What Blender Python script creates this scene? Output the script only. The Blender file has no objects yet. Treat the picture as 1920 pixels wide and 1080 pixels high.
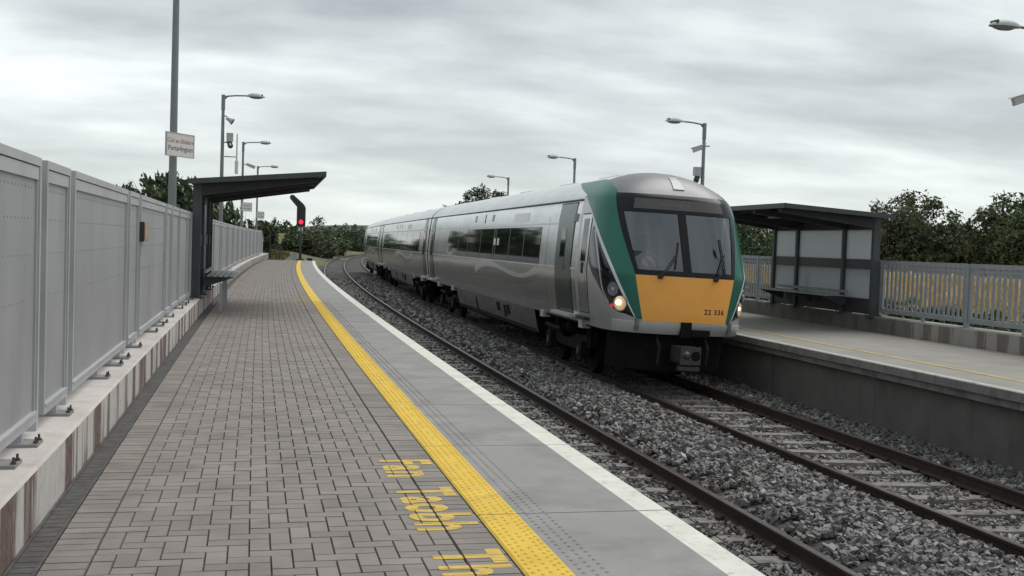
import bpy, bmesh, math, random
import numpy as np
from mathutils import Matrix, Vector
random.seed(7); RNG = np.random.default_rng(7)
C = bpy.context.scene.collection
D = bpy.data
rad = math.radians

# ------------------------------------------------------------------ camera
EYE = 1.4668
cam_d = D.cameras.new("camera"); cam = D.objects.new("camera", cam_d); C.objects.link(cam)
cam_d.sensor_width = 36.0; cam_d.lens = 38.466; cam_d.clip_start = 0.05; cam_d.clip_end = 6000
_rt = Vector((0.972116, -0.232186, 0.032859)); _up = Vector((-0.022844, 0.045691, 0.998694)); _fw = Vector((0.233384, 0.971598, -0.039113))
cam.matrix_world = Matrix(((_rt.x, _up.x, -_fw.x, 0), (_rt.y, _up.y, -_fw.y, 0), (_rt.z, _up.z, -_fw.z, EYE), (0, 0, 0, 1)))
bpy.context.scene.camera = cam

# ------------------------------------------------------------------ world: overcast sky
SUN_EL, SUN_AZ = rad(60), rad(62)
world = D.worlds.new("World"); bpy.context.scene.world = world; world.use_nodes = True
wn = world.node_tree.nodes; wl = world.node_tree.links; wn.clear()
def wnode(t, **k):
    n = wn.new(t)
    for a, b in k.items(): setattr(n, a, b)
    return n
sky = wnode('ShaderNodeTexSky'); sky.sky_type = 'NISHITA'; sky.sun_disc = False
sky.sun_elevation = SUN_EL; sky.sun_rotation = SUN_AZ
tc = wnode('ShaderNodeTexCoord')
sep = wnode('ShaderNodeSeparateXYZ'); wl.new(tc.outputs['Generated'], sep.inputs[0])
def wm(op, a, b=None, c=None, clamp=False):
    n = wnode('ShaderNodeMath', operation=op); n.use_clamp = clamp
    for i, v in enumerate((a, b, c)):
        if v is None: continue
        if isinstance(v, (int, float)): n.inputs[i].default_value = v
        else: wl.new(v, n.inputs[i])
    return n.outputs[0]
zc = wm('MAXIMUM', sep.outputs[2], 0.0)
den = wm('ADD', zc, 0.19)
comb = wnode('ShaderNodeCombineXYZ')
wl.new(wm('DIVIDE', sep.outputs[0], den), comb.inputs[0]); wl.new(wm('DIVIDE', sep.outputs[1], den), comb.inputs[1])
mp = wnode('ShaderNodeMapping'); wl.new(comb.outputs[0], mp.inputs[0])
mp.inputs['Rotation'].default_value = (0, 0, rad(8)); mp.inputs['Scale'].default_value = (0.62, 1.0, 1); mp.inputs['Location'].default_value = (-3.183, 4.686, 0)
nz1 = wnode('ShaderNodeTexNoise'); wl.new(mp.outputs[0], nz1.inputs['Vector'])
nz1.inputs['Scale'].default_value = 1.1; nz1.inputs['Detail'].default_value = 7; nz1.inputs['Roughness'].default_value = 0.50; nz1.inputs['Distortion'].default_value = 0.15
nz2 = wnode('ShaderNodeTexNoise'); wl.new(mp.outputs[0], nz2.inputs['Vector'])
nz2.inputs['Scale'].default_value = 3.6; nz2.inputs['Detail'].default_value = 6; nz2.inputs['Roughness'].default_value = 0.5
cl = wm('ADD', wm('MULTIPLY', nz1.outputs[0], 0.66), wm('MULTIPLY', nz2.outputs[0], 0.34))
# clouds are greyer overhead, thin and bright towards the horizon
cl2 = wm('SUBTRACT', cl, wm('MULTIPLY', zc, 0.12))
ramp = wnode('ShaderNodeValToRGB'); wl.new(cl2, ramp.inputs[0])
cr = ramp.color_ramp; cr.elements[0].position = 0.36; cr.elements[0].color = (2.5, 2.74, 2.82, 1)
cr.elements[1].position = 0.63; cr.elements[1].color = (5.5, 5.9, 5.75, 1)
e = cr.elements.new(0.49); e.color = (3.75, 4.05, 4.08, 1)
hz = wm('SUBTRACT', 1.0, wm('DIVIDE', zc, 0.16), None, True)
hmix = wnode('ShaderNodeMixRGB'); wl.new(wm('MULTIPLY', hz, 0.5), hmix.inputs[0]); wl.new(ramp.outputs[0], hmix.inputs[1]); hmix.inputs[2].default_value = (5.6, 6.0, 5.7, 1)
smix = wnode('ShaderNodeMixRGB'); smix.inputs[0].default_value = 0.95; wl.new(sky.outputs[0], smix.inputs[1]); wl.new(hmix.outputs[0], smix.inputs[2])
bg = wnode('ShaderNodeBackground'); bg.inputs[1].default_value = 0.1; wl.new(smix.outputs[0], bg.inputs[0])
wo = wnode('ShaderNodeOutputWorld'); wl.new(bg.outputs[0], wo.inputs[0])
# ------------------------------------------------------------------ sun (behind cloud)
sd = D.lights.new("sun", 'SUN'); sd.energy = 1.2; sd.angle = rad(50); sd.color = (1.0, 0.97, 0.92)
sun = D.objects.new("sun", sd); C.objects.link(sun); sun.location = (0, 0, 40)
_sdir = Vector((math.sin(SUN_AZ) * math.cos(SUN_EL), math.cos(SUN_AZ) * math.cos(SUN_EL), math.sin(SUN_EL)))
sun.rotation_euler = _sdir.to_track_quat('Z', 'Y').to_euler()
vs = bpy.context.scene.view_settings
vs.view_transform = 'Standard'; vs.look = 'None'; vs.gamma = 1; vs.exposure = 0.85; vs.use_curve_mapping = False

# ------------------------------------------------------------------ the curve of the railway
_K = [0.0, 30.0, 60.0, 90.0, 120.0, 160.0]; _KV = [0.000575, 0.000699, 0.000933, 0.000766, 0.000814, 0.001808]
_S = np.linspace(0, 260, 1301); _k = np.interp(_S, _K, _KV)
_TH = np.concatenate([[0], np.cumsum((_k[1:] + _k[:-1]) / 2 * np.diff(_S))])
_X = np.concatenate([[0], np.cumsum((np.sin(_TH[1:]) + np.sin(_TH[:-1])) / 2 * np.diff(_S))])
_Y = np.concatenate([[0], np.cumsum((np.cos(_TH[1:]) + np.cos(_TH[:-1])) / 2 * np.diff(_S))])
def PW(s, lat, z):
    s = np.asarray(s, float); lat = np.asarray(lat, float)
    sc = np.maximum(s, 0)
    th = np.interp(sc, _S, _TH); x = np.interp(sc, _S, _X); y = np.interp(sc, _S, _Y) + np.minimum(s, 0)
    return np.stack(np.broadcast_arrays(x + lat * np.cos(th), y - lat * np.sin(th), np.asarray(z, float)), -1)
def yaw_at(s): return -float(np.interp(max(s, 0), _S, _TH))
def pt(s, lat, z=0.0): return Vector(PW(s, lat, z).tolist())

# ------------------------------------------------------------------ materials
MATS = {}
def mat(name, col, rough=0.7, metal=0.0, var=0.15, scale=6.0, bump=0.0, bscale=60.0, rand=None, spec=None, coords='Object', stretch=(1, 1, 1), col2=None, dirt=None):
    if name in MATS: return MATS[name]
    m = D.materials.new(name); m.use_nodes = True; nt = m.node_tree; N = nt.nodes; L = nt.links
    b = N['Principled BSDF']; b.inputs['Roughness'].default_value = rough; b.inputs['Metallic'].default_value = metal
    if spec is not None: b.inputs['Specular IOR Level'].default_value = spec
    if coords == 'World':
        g = N.new('ShaderNodeNewGeometry'); src = g.outputs['Position']
    else:
        t = N.new('ShaderNodeTexCoord'); src = t.outputs['Object']
    mpn = N.new('ShaderNodeMapping'); mpn.inputs['Scale'].default_value = stretch; L.new(src, mpn.inputs[0])
    nz = N.new('ShaderNodeTexNoise'); nz.inputs['Scale'].default_value = scale; nz.inputs['Detail'].default_value = 5; nz.inputs['Roughness'].default_value = 0.6
    L.new(mpn.outputs[0], nz.inputs['Vector'])
    rp = N.new('ShaderNodeValToRGB'); L.new(nz.outputs[0], rp.inputs[0])
    lo = [c * (1 - var) for c in col[:3]]; hi = [min(c * (1 + var), 1) for c in col[:3]]
    if col2: hi = list(col2)
    rp.color_ramp.elements[0].position = 0.3; rp.color_ramp.elements[0].color = (*lo, 1)
    rp.color_ramp.elements[1].position = 0.7; rp.color_ramp.elements[1].color = (*hi, 1)
    out = rp.outputs[0]
    if rand:   # ('island'|'object', amount)
        if rand[0] == 'island': r = N.new('ShaderNodeNewGeometry').outputs['Random Per Island']
        else: r = N.new('ShaderNodeObjectInfo').outputs['Random']
        ml = N.new('ShaderNodeMapRange'); L.new(r, ml.inputs[0]); ml.inputs[3].default_value = 1 - rand[1]; ml.inputs[4].default_value = 1 + rand[1]
        mx = N.new('ShaderNodeMixRGB'); mx.blend_type = 'MULTIPLY'; mx.inputs[0].default_value = 1; L.new(out, mx.inputs[1]); L.new(ml.outputs[0], mx.inputs[2]); out = mx.outputs[0]
    if dirt:   # (colour, scale, threshold, amount): soft stains with a shape of their own
        g2 = N.new('ShaderNodeNewGeometry'); mp2 = N.new('ShaderNodeMapping'); mp2.inputs['Scale'].default_value = dirt[4] if len(dirt) > 4 else (1, 1, 1)
        L.new(g2.outputs['Position'], mp2.inputs[0])
        n2 = N.new('ShaderNodeTexNoise'); n2.inputs['Scale'].default_value = dirt[1]; n2.inputs['Detail'].default_value = 6; n2.inputs['Roughness'].default_value = 0.65; L.new(mp2.outputs[0], n2.inputs['Vector'])
        mr = N.new('ShaderNodeMapRange'); mr.inputs[1].default_value = dirt[2]; mr.inputs[2].default_value = dirt[2] + 0.18; mr.inputs[4].default_value = dirt[3]; L.new(n2.outputs[0], mr.inputs[0])
        mx = N.new('ShaderNodeMixRGB'); L.new(mr.outputs[0], mx.inputs[0]); L.new(out, mx.inputs[1]); mx.inputs[2].default_value = (*dirt[0], 1); out = mx.outputs[0]
    L.new(out, b.inputs['Base Color'])
    if bump:
        nb = N.new('ShaderNodeTexNoise'); nb.inputs['Scale'].default_value = bscale; nb.inputs['Detail'].default_value = 4; L.new(mpn.outputs[0], nb.inputs['Vector'])
        bp = N.new('ShaderNodeBump'); bp.inputs['Strength'].default_value = bump; bp.inputs['Distance'].default_value = 0.01; L.new(nb.outputs[0], bp.inputs['Height']); L.new(bp.outputs[0], b.inputs['Normal'])
    MATS[name] = m; return m
def emis(name, col, strength):
    m = D.materials.new(name); m.use_nodes = True; b = m.node_tree.nodes['Principled BSDF']
    b.inputs['Base Color'].default_value = (*[c * 0.5 for c in col], 1); b.inputs['Emission Color'].default_value = (*col, 1); b.inputs['Emission Strength'].default_value = strength; b.inputs['Roughness'].default_value = 0.3
    return m

BRICK = mat('paver', (0.240, 0.213, 0.195), 0.85, rand=('object', 0.10), var=0.12, scale=3, coords='World', bump=0.25, bscale=160, dirt=((0.145, 0.13, 0.12), 1.9, 0.50, 0.6))
BRICKS = mat('paver_field', (0.240, 0.213, 0.195), 0.85, rand=('island', 0.10), var=0.12, scale=3, coords='World', bump=0.25, bscale=160, dirt=((0.145, 0.13, 0.12), 1.9, 0.50, 0.6))
SANDJ = mat('joint_sand', (0.055, 0.048, 0.043), 0.95, coords='World', scale=30)
SLAB = mat('coping_concrete', (0.27, 0.26, 0.255), 0.8, var=0.10, scale=1.6, coords='World', bump=0.2, bscale=120, dirt=((0.18, 0.172, 0.165), 2.1, 0.47, 0.6))
YEL = mat('yellow_paint', (0.70, 0.465, 0.05), 0.7, var=0.10, scale=5, coords='World', bump=0.15, bscale=90, dirt=((0.34, 0.245, 0.08), 7.0, 0.56, 0.6))
YELW = mat('worn_yellow_paint', (0.60, 0.41, 0.085), 0.75, var=0.15, scale=14, coords='World', dirt=((0.34, 0.27, 0.15), 16.0, 0.54, 0.7))
YELF = mat('faded_yellow_paint', (0.36, 0.29, 0.15), 0.8, var=0.2, scale=9, coords='World', dirt=((0.235, 0.205, 0.18), 8.0, 0.42, 0.9))
WHT = mat('white_edge_paint', (0.66, 0.65, 0.58), 0.75, var=0.10, scale=4, coords='World', bump=0.15, bscale=90, dirt=((0.30, 0.285, 0.25), 13.0, 0.545, 0.75))
CONC = mat('pinkish_concrete', (0.50, 0.46, 0.435), 0.85, var=0.14, scale=2.2, coords='World', bump=0.3, bscale=50, dirt=((0.22, 0.2, 0.18), 3.0, 0.56, 0.5))
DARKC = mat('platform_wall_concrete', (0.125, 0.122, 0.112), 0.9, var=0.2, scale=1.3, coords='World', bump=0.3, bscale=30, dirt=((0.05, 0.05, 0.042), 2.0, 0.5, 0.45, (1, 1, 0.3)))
RCOP = mat('dirty_coping', (0.19, 0.185, 0.175), 0.85, var=0.2, scale=3, coords='World', bump=0.2, dirt=((0.07, 0.07, 0.065), 4, 0.52, 0.6, (1, 1, 0.4)))
RPAVE = mat('far_platform_paving', (0.275, 0.258, 0.232), 0.85, var=0.10, scale=2, coords='World', bump=0.2, bscale=80, dirt=((0.22, 0.205, 0.185), 0.8, 0.5, 0.5))
DRAIN = mat('drain_iron', (0.085, 0.082, 0.079), 0.75, metal=0.2, var=0.35, scale=9, coords='World', bump=0.4, bscale=40, dirt=((0.15, 0.13, 0.11), 6, 0.55, 0.5))
GALV = mat('galvanised_steel', (0.47, 0.475, 0.485), 0.55, metal=0.35, var=0.12, scale=3.5, coords='World', bump=0.05, bscale=30)
GALVD = mat('grey_frame_paint', (0.43, 0.435, 0.45), 0.55, metal=0.25, var=0.10, scale=3, coords='World')
SHEET = mat('grey_sheet_metal', (0.345, 0.35, 0.362), 0.5, metal=0.3, var=0.09, scale=1.1, coords='World', bump=0.06, bscale=5, dirt=((0.26, 0.258, 0.255), 1.6, 0.5, 0.6, (1, 1, 0.22)))
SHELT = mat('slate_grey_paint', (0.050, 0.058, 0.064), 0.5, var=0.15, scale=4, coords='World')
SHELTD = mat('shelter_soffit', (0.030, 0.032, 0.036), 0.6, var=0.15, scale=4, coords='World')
SHPAN = D.materials.new('frosted_panel'); SHPAN.use_nodes = True
_n = SHPAN.node_tree.nodes; _l = SHPAN.node_tree.links; _t1 = _n.new('ShaderNodeBsdfTranslucent'); _t1.inputs['Color'].default_value = (.66, .70, .70, 1)
_m1 = _n.new('ShaderNodeMixShader'); _m1.inputs[0].default_value = .5; _n['Principled BSDF'].inputs['Base Color'].default_value = (.60, .63, .63, 1); _n['Principled BSDF'].inputs['Roughness'].default_value = .35
_l.new(_n['Principled BSDF'].outputs[0], _m1.inputs[1]); _l.new(_t1.outputs[0], _m1.inputs[2]); _l.new(_m1.outputs[0], _n['Material Output'].inputs[0])
RFENCE = mat('blue_grey_railing', (0.285, 0.30, 0.318), 0.55, metal=0.1, var=0.1, scale=4, coords='World')
POLE = mat('pole_steel', (0.22, 0.23, 0.24), 0.5, metal=0.4, var=0.2, scale=4, coords='World', stretch=(1, 1, 0.2))
LAMPH = mat('lamp_grey', (0.42, 0.43, 0.43), 0.5, var=0.08)
LENS = mat('lamp_lens', (0.20, 0.20, 0.20), 0.2, var=0.1)
DKPL = mat('dark_plastic', (0.03, 0.03, 0.032), 0.4, var=0.1)
SIGNW = mat('sign_white', (0.66, 0.64, 0.62), 0.5, var=0.05)
SIGNR = mat('sign_red_lettering', (0.35, 0.12, 0.09), 0.6, var=0.05)
SIGNK = mat('sign_dark_lettering', (0.06, 0.06, 0.07), 0.6, var=0.05)
RAILB = mat('rusty_rail', (0.034, 0.019, 0.015), 0.7, var=0.35, scale=5, coords='World', bump=0.2, bscale=60)
RAILT = mat('rail_head_steel', (0.10, 0.085, 0.078), 0.32, metal=0.75, var=0.2, scale=5, coords='World')
SLEEP = mat('concrete_sleeper', (0.215, 0.20, 0.188), 0.9, var=0.25, scale=7, coords='World', bump=0.3, dirt=((0.065, 0.052, 0.046), 5.5, 0.48, 0.7))
BALL = mat('ballast_bed', (0.055, 0.05, 0.047), 0.95, var=0.4, scale=16, coords='World', bump=1.0, bscale=28)
STONE = mat('ballast_stone', (0.168, 0.161, 0.157), 0.75, var=0.3, scale=9, coords='World', rand=('island', 0.6), dirt=((0.085, 0.062, 0.048), 1.4, 0.50, 0.55))
STONEP = mat('pale_ballast_stone', (0.27, 0.27, 0.275), 0.6, var=0.3, scale=9, coords='World', rand=('island', 0.4))
GRASS = mat('rough_grass', (0.085, 0.095, 0.035), 0.95, var=0.35, scale=0.35, coords='World', bump=0.6, bscale=6, col2=(0.17, 0.15, 0.065))
GRAVEL = mat('trackside_gravel', (0.085, 0.072, 0.066), 0.95, var=0.3, scale=2.5, coords='World', bump=0.8, bscale=14)
HILL = mat('far_hill', (0.060, 0.080, 0.058), 0.95, var=0.3, scale=0.012, coords='World', bump=0.5, bscale=0.05)
FIELD = mat('far_field', (0.17, 0.18, 0.10), 0.95, var=0.15, scale=0.02, coords='World')
LEAFD = mat('leaf_dark', (0.040, 0.066, 0.026), 0.65, var=0.25, scale=0.5, coords='World', rand=('island', 0.5))
LEAFM = mat('leaf_mid', (0.055, 0.088, 0.034), 0.65, var=0.25, scale=0.5, coords='World', rand=('island', 0.5))
LEAFB = mat('leaf_brownish', (0.066, 0.076, 0.034), 0.7, var=0.25, scale=0.5, coords='World', rand=('island', 0.5))
LEAFL = mat('leaf_light', (0.105, 0.125, 0.05), 0.6, var=0.3, scale=0.6, coords='World', rand=('island', 0.5))
LEAFS = mat('leaf_shade_mass', (0.018, 0.026, 0.012), 0.9, var=0.3, scale=1.0, coords='World')
BARK = mat('bark', (0.055, 0.045, 0.035), 0.9, var=0.3, scale=8, coords='World', bump=0.5)
TANW = mat('tan_render', (0.27, 0.21, 0.115), 0.85, var=0.12, scale=0.8, coords='World')
CAPW = mat('pale_wall_cap', (0.62, 0.58, 0.52), 0.8, var=0.1, scale=2, coords='World')
ASPH = mat('asphalt', (0.09, 0.09, 0.09), 0.9, var=0.15, scale=1, coords='World', bump=0.3)
REDP = mat('red_paint', (0.30, 0.02, 0.03), 0.5, var=0.1)
# train
SILV = mat('silver_metallic_paint', (0.56, 0.57, 0.58), 0.20, metal=0.93, var=0.05, scale=1.5, dirt=((0.27, 0.265, 0.26), 1.1, 0.48, 0.35, (0.5, 0.5, 2.5)))
SILL = mat('light_silver_livery', (0.66, 0.67, 0.68), 0.38, metal=0.55, var=0.04, scale=2)
SILD = mat('dark_silver_livery', (0.17, 0.175, 0.18), 0.35, metal=0.6, var=0.06, scale=2)
ROOFM = mat('roof_grey', (0.74, 0.76, 0.76), 0.32, metal=0.4, var=0.1, scale=1.5)
DOMEG = mat('cab_dome_grey', (0.20, 0.20, 0.205), 0.42, metal=0.45, var=0.08, scale=3)
GREEN = mat('green_livery', (0.012, 0.128, 0.092), 0.32, metal=0.15, var=0.05, scale=2)
DGREEN = mat('door_green', (0.035, 0.070, 0.058), 0.22, metal=0.35, var=0.08, scale=2)
ORNG = mat('orange_yellow_panel', (0.95, 0.425, 0.075), 0.5, var=0.04, scale=2)
WSTR = mat('white_stripe', (0.66, 0.70, 0.70), 0.4, var=0.03)
BLKG = mat('black_gloss', (0.010, 0.011, 0.013), 0.09, var=0.2)
WINB = mat('tinted_window', (0.008, 0.009, 0.010), 0.045, var=0.2, spec=0.7)
MASK = mat('windscreen_surround', (0.011, 0.011, 0.013), 0.2, var=0.15, spec=0.22)
DISP = mat('destination_glass', (0.075, 0.073, 0.076), 0.25, var=0.1, spec=0.3)
AMB = mat('amber_dots', (0.17, 0.085, 0.05), 0.5, var=0.1)
UNDER = mat('underframe_black', (0.011, 0.010, 0.010), 0.8, var=0.3, scale=6, spec=0.15)
SKIRT = mat('skirt_grey', (0.22, 0.215, 0.21), 0.45, metal=0.5, var=0.12, scale=2, dirt=((0.08, 0.075, 0.07), 2.0, 0.45, 0.6, (0.6, 0.6, 2)))
RUBB = mat('rubber', (0.014, 0.014, 0.015), 0.6, var=0.2)
COUP = mat('coupler_steel', (0.085, 0.083, 0.08), 0.5, metal=0.5, var=0.3, scale=9)
CABI = mat('cab_interior', (0.42, 0.45, 0.50), 0.6, var=0.2, scale=2)
CABD = mat('cab_desk', (0.045, 0.047, 0.055), 0.6, var=0.2, scale=3)
LBAR = mat('bare_aluminium', (0.62, 0.62, 0.62), 0.4, metal=0.4, var=0.05)
HEADL = emis('lit_headlight', (1.0, 0.66, 0.36), 0.13)
HEADC = emis('headlight_hot_spot', (1.0, 0.85, 0.60), 4.0)
LAMPO = mat('unlit_headlight', (0.22, 0.22, 0.25), 0.15, metal=0.5, var=0.15)
REDL = emis('signal_red', (1.0, 0.012, 0.045), 1.4)
REDT = emis('tail_red', (0.6, 0.03, 0.03), 0.5)
GLASS = D.materials.new('windscreen_glass'); GLASS.use_nodes = True
_n = GLASS.node_tree.nodes; _l = GLASS.node_tree.links; _n.clear()
_gl = _n.new('ShaderNodeBsdfGlossy'); _gl.inputs['Roughness'].default_value = 0.04; _gl.inputs['Color'].default_value = (0.9, 0.95, 1, 1)
_tr = _n.new('ShaderNodeBsdfTransparent'); _tr.inputs['Color'].default_value = (0.72, 0.75, 0.79, 1)
_fr = _n.new('ShaderNodeFresnel'); _fr.inputs['IOR'].default_value = 2.4
_mx = _n.new('ShaderNodeMixShader'); _o = _n.new('ShaderNodeOutputMaterial')
_l.new(_fr.outputs[0], _mx.inputs[0]); _l.new(_tr.outputs[0], _mx.inputs[1]); _l.new(_gl.outputs[0], _mx.inputs[2]); _l.new(_mx.outputs[0], _o.inputs[0])

# plinth wall paint: worn red / white bars along the wall, driven by the (s, lat, z) attribute
def plinth_mat(name, fade):
    m = D.materials.new(name); m.use_nodes = True; nt = m.node_tree; N = nt.nodes; L = nt.links; b = N['Principled BSDF']; b.inputs['Roughness'].default_value = 0.85
    at = N.new('ShaderNodeAttribute'); at.attribute_name = 'slz'; sp = N.new('ShaderNodeSeparateXYZ'); L.new(at.outputs['Vector'], sp.inputs[0])
    def mt(op, a, bb=None, clamp=False):
        n = N.new('ShaderNodeMath'); n.operation = op; n.use_clamp = clamp
        for i, v in enumerate((a, bb)):
            if v is None: continue
            if isinstance(v, (int, float)): n.inputs[i].default_value = v
            else: L.new(v, n.inputs[i])
        return n.outputs[0]
    def noise(sx, sz, scale, det=4):
        cb = N.new('ShaderNodeCombineXYZ'); L.new(mt('MULTIPLY', sp.outputs[0], sx), cb.inputs[0]); L.new(mt('MULTIPLY', sp.outputs[2], sz), cb.inputs[2])
        n = N.new('ShaderNodeTexNoise'); n.inputs['Scale'].default_value = scale; n.inputs['Detail'].default_value = det; n.inputs['Roughness'].default_value = 0.65; L.new(cb.outputs[0], n.inputs['Vector']); return n.outputs[0]
    streak = noise(9.0, 0.5, 1.6, 6); fine = noise(1, 1, 14.0); big = noise(0.5, 1, 1.0)
    wave = mt('SINE', mt('ADD', mt('MULTIPLY', sp.outputs[0], 2 * math.pi / 0.56), mt('MULTIPLY', big, 2.5)))
    bar = mt('MULTIPLY', mt('ADD', mt('ADD', mt('MULTIPLY', wave, 0.5), 0.18), mt('ADD', mt('MULTIPLY', mt('SUBTRACT', noise(1.7, 0.10, 1.0, 2), 0.5), 6.5), mt('ADD', mt('MULTIPLY', mt('SUBTRACT', streak, 0.5), 4.6), mt('MULTIPLY', mt('SUBTRACT', noise(0.6, 0.3, 1.2), 0.5), 2.4)))), 1.7, True)
    def mixc(f, a, bcol):
        x = N.new('ShaderNodeMixRGB')
        if isinstance(f, float): x.inputs[0].default_value = f
        else: L.new(f, x.inputs[0])
        for i, v in ((1, a), (2, bcol)):
            if isinstance(v, tuple): x.inputs[i].default_value = (*v, 1)
            else: L.new(v, x.inputs[i])
        return x.outputs[0]
    red = mixc(mt('MULTIPLY', mt('SUBTRACT', fine, 0.42), 4.0, True), (0.105, 0.058, 0.052), (0.18, 0.125, 0.108))
    wht = mixc(mt('MULTIPLY', mt('SUBTRACT', fine, 0.5), 3.0, True), (0.50, 0.475, 0.445), (0.36, 0.34, 0.31))
    c = mixc(bar, wht, red)
    st2 = noise(16.0, 0.25, 1.3, 5)
    c = mixc(mt('MULTIPLY', mt('SUBTRACT', st2, 0.55), 3.5, True), c, (0.13, 0.12, 0.095))
    c = mixc(fade, c, (0.19, 0.18, 0.16))
    if fade > 0.3:   # dull far wall: paint only towards the near end
        pass
    L.new(c, b.inputs['Base Color'])
    bp = N.new('ShaderNodeBump'); bp.inputs['Strength'].default_value = 0.4; bp.inputs['Distance'].default_value = 0.01; L.new(fine, bp.inputs['Height']); L.new(bp.outputs[0], b.inputs['Normal'])
    return m
PLINTH = plinth_mat('worn_red_white_bars', 0.05); PLINTHR = plinth_mat('dull_red_white_bars', 0.60)
RCONC = mat('grimy_concrete', (0.15, 0.145, 0.13), 0.9, var=0.25, scale=2.0, coords='World', dirt=((0.06, 0.06, 0.045), 3.0, 0.5, 0.7, (1, 1, 0.3)))

# ------------------------------------------------------------------ mesh helpers
class MB:
    def __init__(s): s.v = []; s.f = []; s.m = []; s.attr = None
    def add(s, vs, fs, m=0):
        o = len(s.v); s.v += [tuple(map(float, v)) for v in vs]; s.f += [tuple(i + o for i in f) for f in fs]; s.m += [m] * len(fs); return s
    def box(s, c, d, m=0, rz=0.0, ch=0.0):
        x, y, z = (a / 2 for a in d)
        P = [(-x, -y, -z), (x, -y, -z), (x, y, -z), (-x, y, -z), (-x, -y, z), (x, -y, z), (x, y, z), (-x, y, z)]
        cs, sn = math.cos(rz), math.sin(rz)
        P = [(c[0] + a * cs - b * sn, c[1] + a * sn + b * cs, c[2] + e) for a, b, e in P]
        return s.add(P, [(0, 3, 2, 1), (4, 5, 6, 7), (0, 1, 5, 4), (1, 2, 6, 5), (2, 3, 7, 6), (3, 0, 4, 7)], m)
    def hull8(s, P, m=0):   # 4 bottom (ccw from above), 4 top
        return s.add(P, [(0, 3, 2, 1), (4, 5, 6, 7), (0, 1, 5, 4), (1, 2, 6, 5), (2, 3, 7, 6), (3, 0, 4, 7)], m)
    def tube(s, p0, p1, r0, r1=None, n=10, m=0, caps=True):
        r1 = r0 if r1 is None else r1; p0, p1 = Vector(p0), Vector(p1); d = (p1 - p0).normalized()
        a = d.orthogonal().normalized(); b = d.cross(a); P = []
        for p, r in ((p0, r0), (p1, r1)):
            P += [p + a * (r * math.cos(2 * math.pi * i / n)) + b * (r * math.sin(2 * math.pi * i / n)) for i in range(n)]
        F = [(i, (i + 1) % n, n + (i + 1) % n, n + i) for i in range(n)]
        if caps: F += [tuple(range(n))[::-1], tuple(range(n, 2 * n))]
        return s.add(P, F, m)
    def path(s, pts, r, n=8, m=0):
        for a, b in zip(pts[:-1], pts[1:]): s.tube(a, b, r, r, n, m)
        return s
    def ell(s, c, r, nu=12, nv=8, m=0, zmin=-1.0, rz=0.0):
        P = []; F = []; cs, sn = math.cos(rz), math.sin(rz)
        for j in range(nv + 1):
            t = -math.pi / 2 + math.pi * j / nv
            for i in range(nu):
                u = 2 * math.pi * i / nu
                x, y = r[0] * math.cos(t) * math.cos(u), r[1] * math.cos(t) * math.sin(u)
                P.append((c[0] + x * cs - y * sn, c[1] + x * sn + y * cs, c[2] + r[2] * max(math.sin(t), zmin)))
        for j in range(nv):
            for i in range(nu): F.append((j * nu + i, j * nu + (i + 1) % nu, (j + 1) * nu + (i + 1) % nu, (j + 1) * nu + i))
        return s.add(P, F, m)
    def disc(s, c, nrm, r, th=0.02, n=20, m=0):
        nrm = Vector(nrm).normalized(); c = Vector(c); return s.tube(c, c + nrm * th, r, r, n, m)
    def prism(s, poly, y0, y1, axis='y', m=0):   # polygon extruded along an axis
        n = len(poly)
        def mk(a, b, t): return {'y': (a, t, b), 'x': (t, a, b), 'z': (a, b, t)}[axis]
        P = [mk(a, b, y0) for a, b in poly] + [mk(a, b, y1) for a, b in poly]
        return s.add(P, [tuple(range(n))[::-1], tuple(range(n, 2 * n))] + [(i, (i + 1) % n, n + (i + 1) % n, n + i) for i in range(n)], m)
    def grid(s, G, m=0, closed=False):
        G = np.asarray(G); a, b = G.shape[:2]; P = G.reshape(-1, 3)
        F = [(i * b + j, i * b + j + 1, (i + 1) * b + j + 1, (i + 1) * b + j) for i in range(a - 1) for j in range(b - 1)]
        return s.add(P.tolist(), F, m)
    def mesh(s, name, mats, smooth=False, fix=True):
        me = D.meshes.new(name); me.from_pydata(s.v, [], s.f)
        for mm in (mats if isinstance(mats, (list, tuple)) else [mats]): me.materials.append(mm)
        me.polygons.foreach_set('material_index', s.m)
        if fix:
            bm = bmesh.new(); bm.from_mesh(me); bmesh.ops.recalc_face_normals(bm, faces=bm.faces); bm.to_mesh(me); bm.free()
        if smooth: me.polygons.foreach_set('use_smooth', [True] * len(me.polygons))
        if s.attr is not None:
            at = me.attributes.new('slz', 'FLOAT_VECTOR', 'POINT'); at.data.foreach_set('vector', np.asarray(s.attr, np.float32).ravel())
        me.update(); return me
    def build(s, name, mats, parent=None, smooth=False, auto=None, fix=True):
        me = s.mesh(name, mats, smooth or auto is not None, fix)
        o = D.objects.new(name, me); C.objects.link(o)
        if parent is not None: o.parent = parent
        if auto is not None: me.set_sharp_from_angle(angle=rad(auto))
        return o
def tag(o, label=None, cat=None, group=None, kind=None):
    if label: o['label'] = label
    if cat: o['category'] = cat
    if group: o['group'] = group
    if kind: o['kind'] = kind
    return o
def thing(name, label, cat, s=0, lat=0, z=0, rz=0.0, group=None):
    o = D.objects.new(name, None); C.objects.link(o); o.empty_display_size = 0.2
    o.location = pt(s, lat, z); o.rotation_euler = (0, 0, yaw_at(s) + rz)
    return tag(o, label, cat, group)
def inst(me, name, parent, loc=(0, 0, 0), rot=(0, 0, 0)):
    o = D.objects.new(name, me); C.objects.link(o); o.parent = parent; o.location = loc; o.rotation_euler = rot; return o
def copy_tree(o, parent=None):
    c = o.copy(); C.objects.link(c)
    if parent is not None: c.parent = parent
    for ch in list(o.children): copy_tree(ch, c)
    return c
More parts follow.
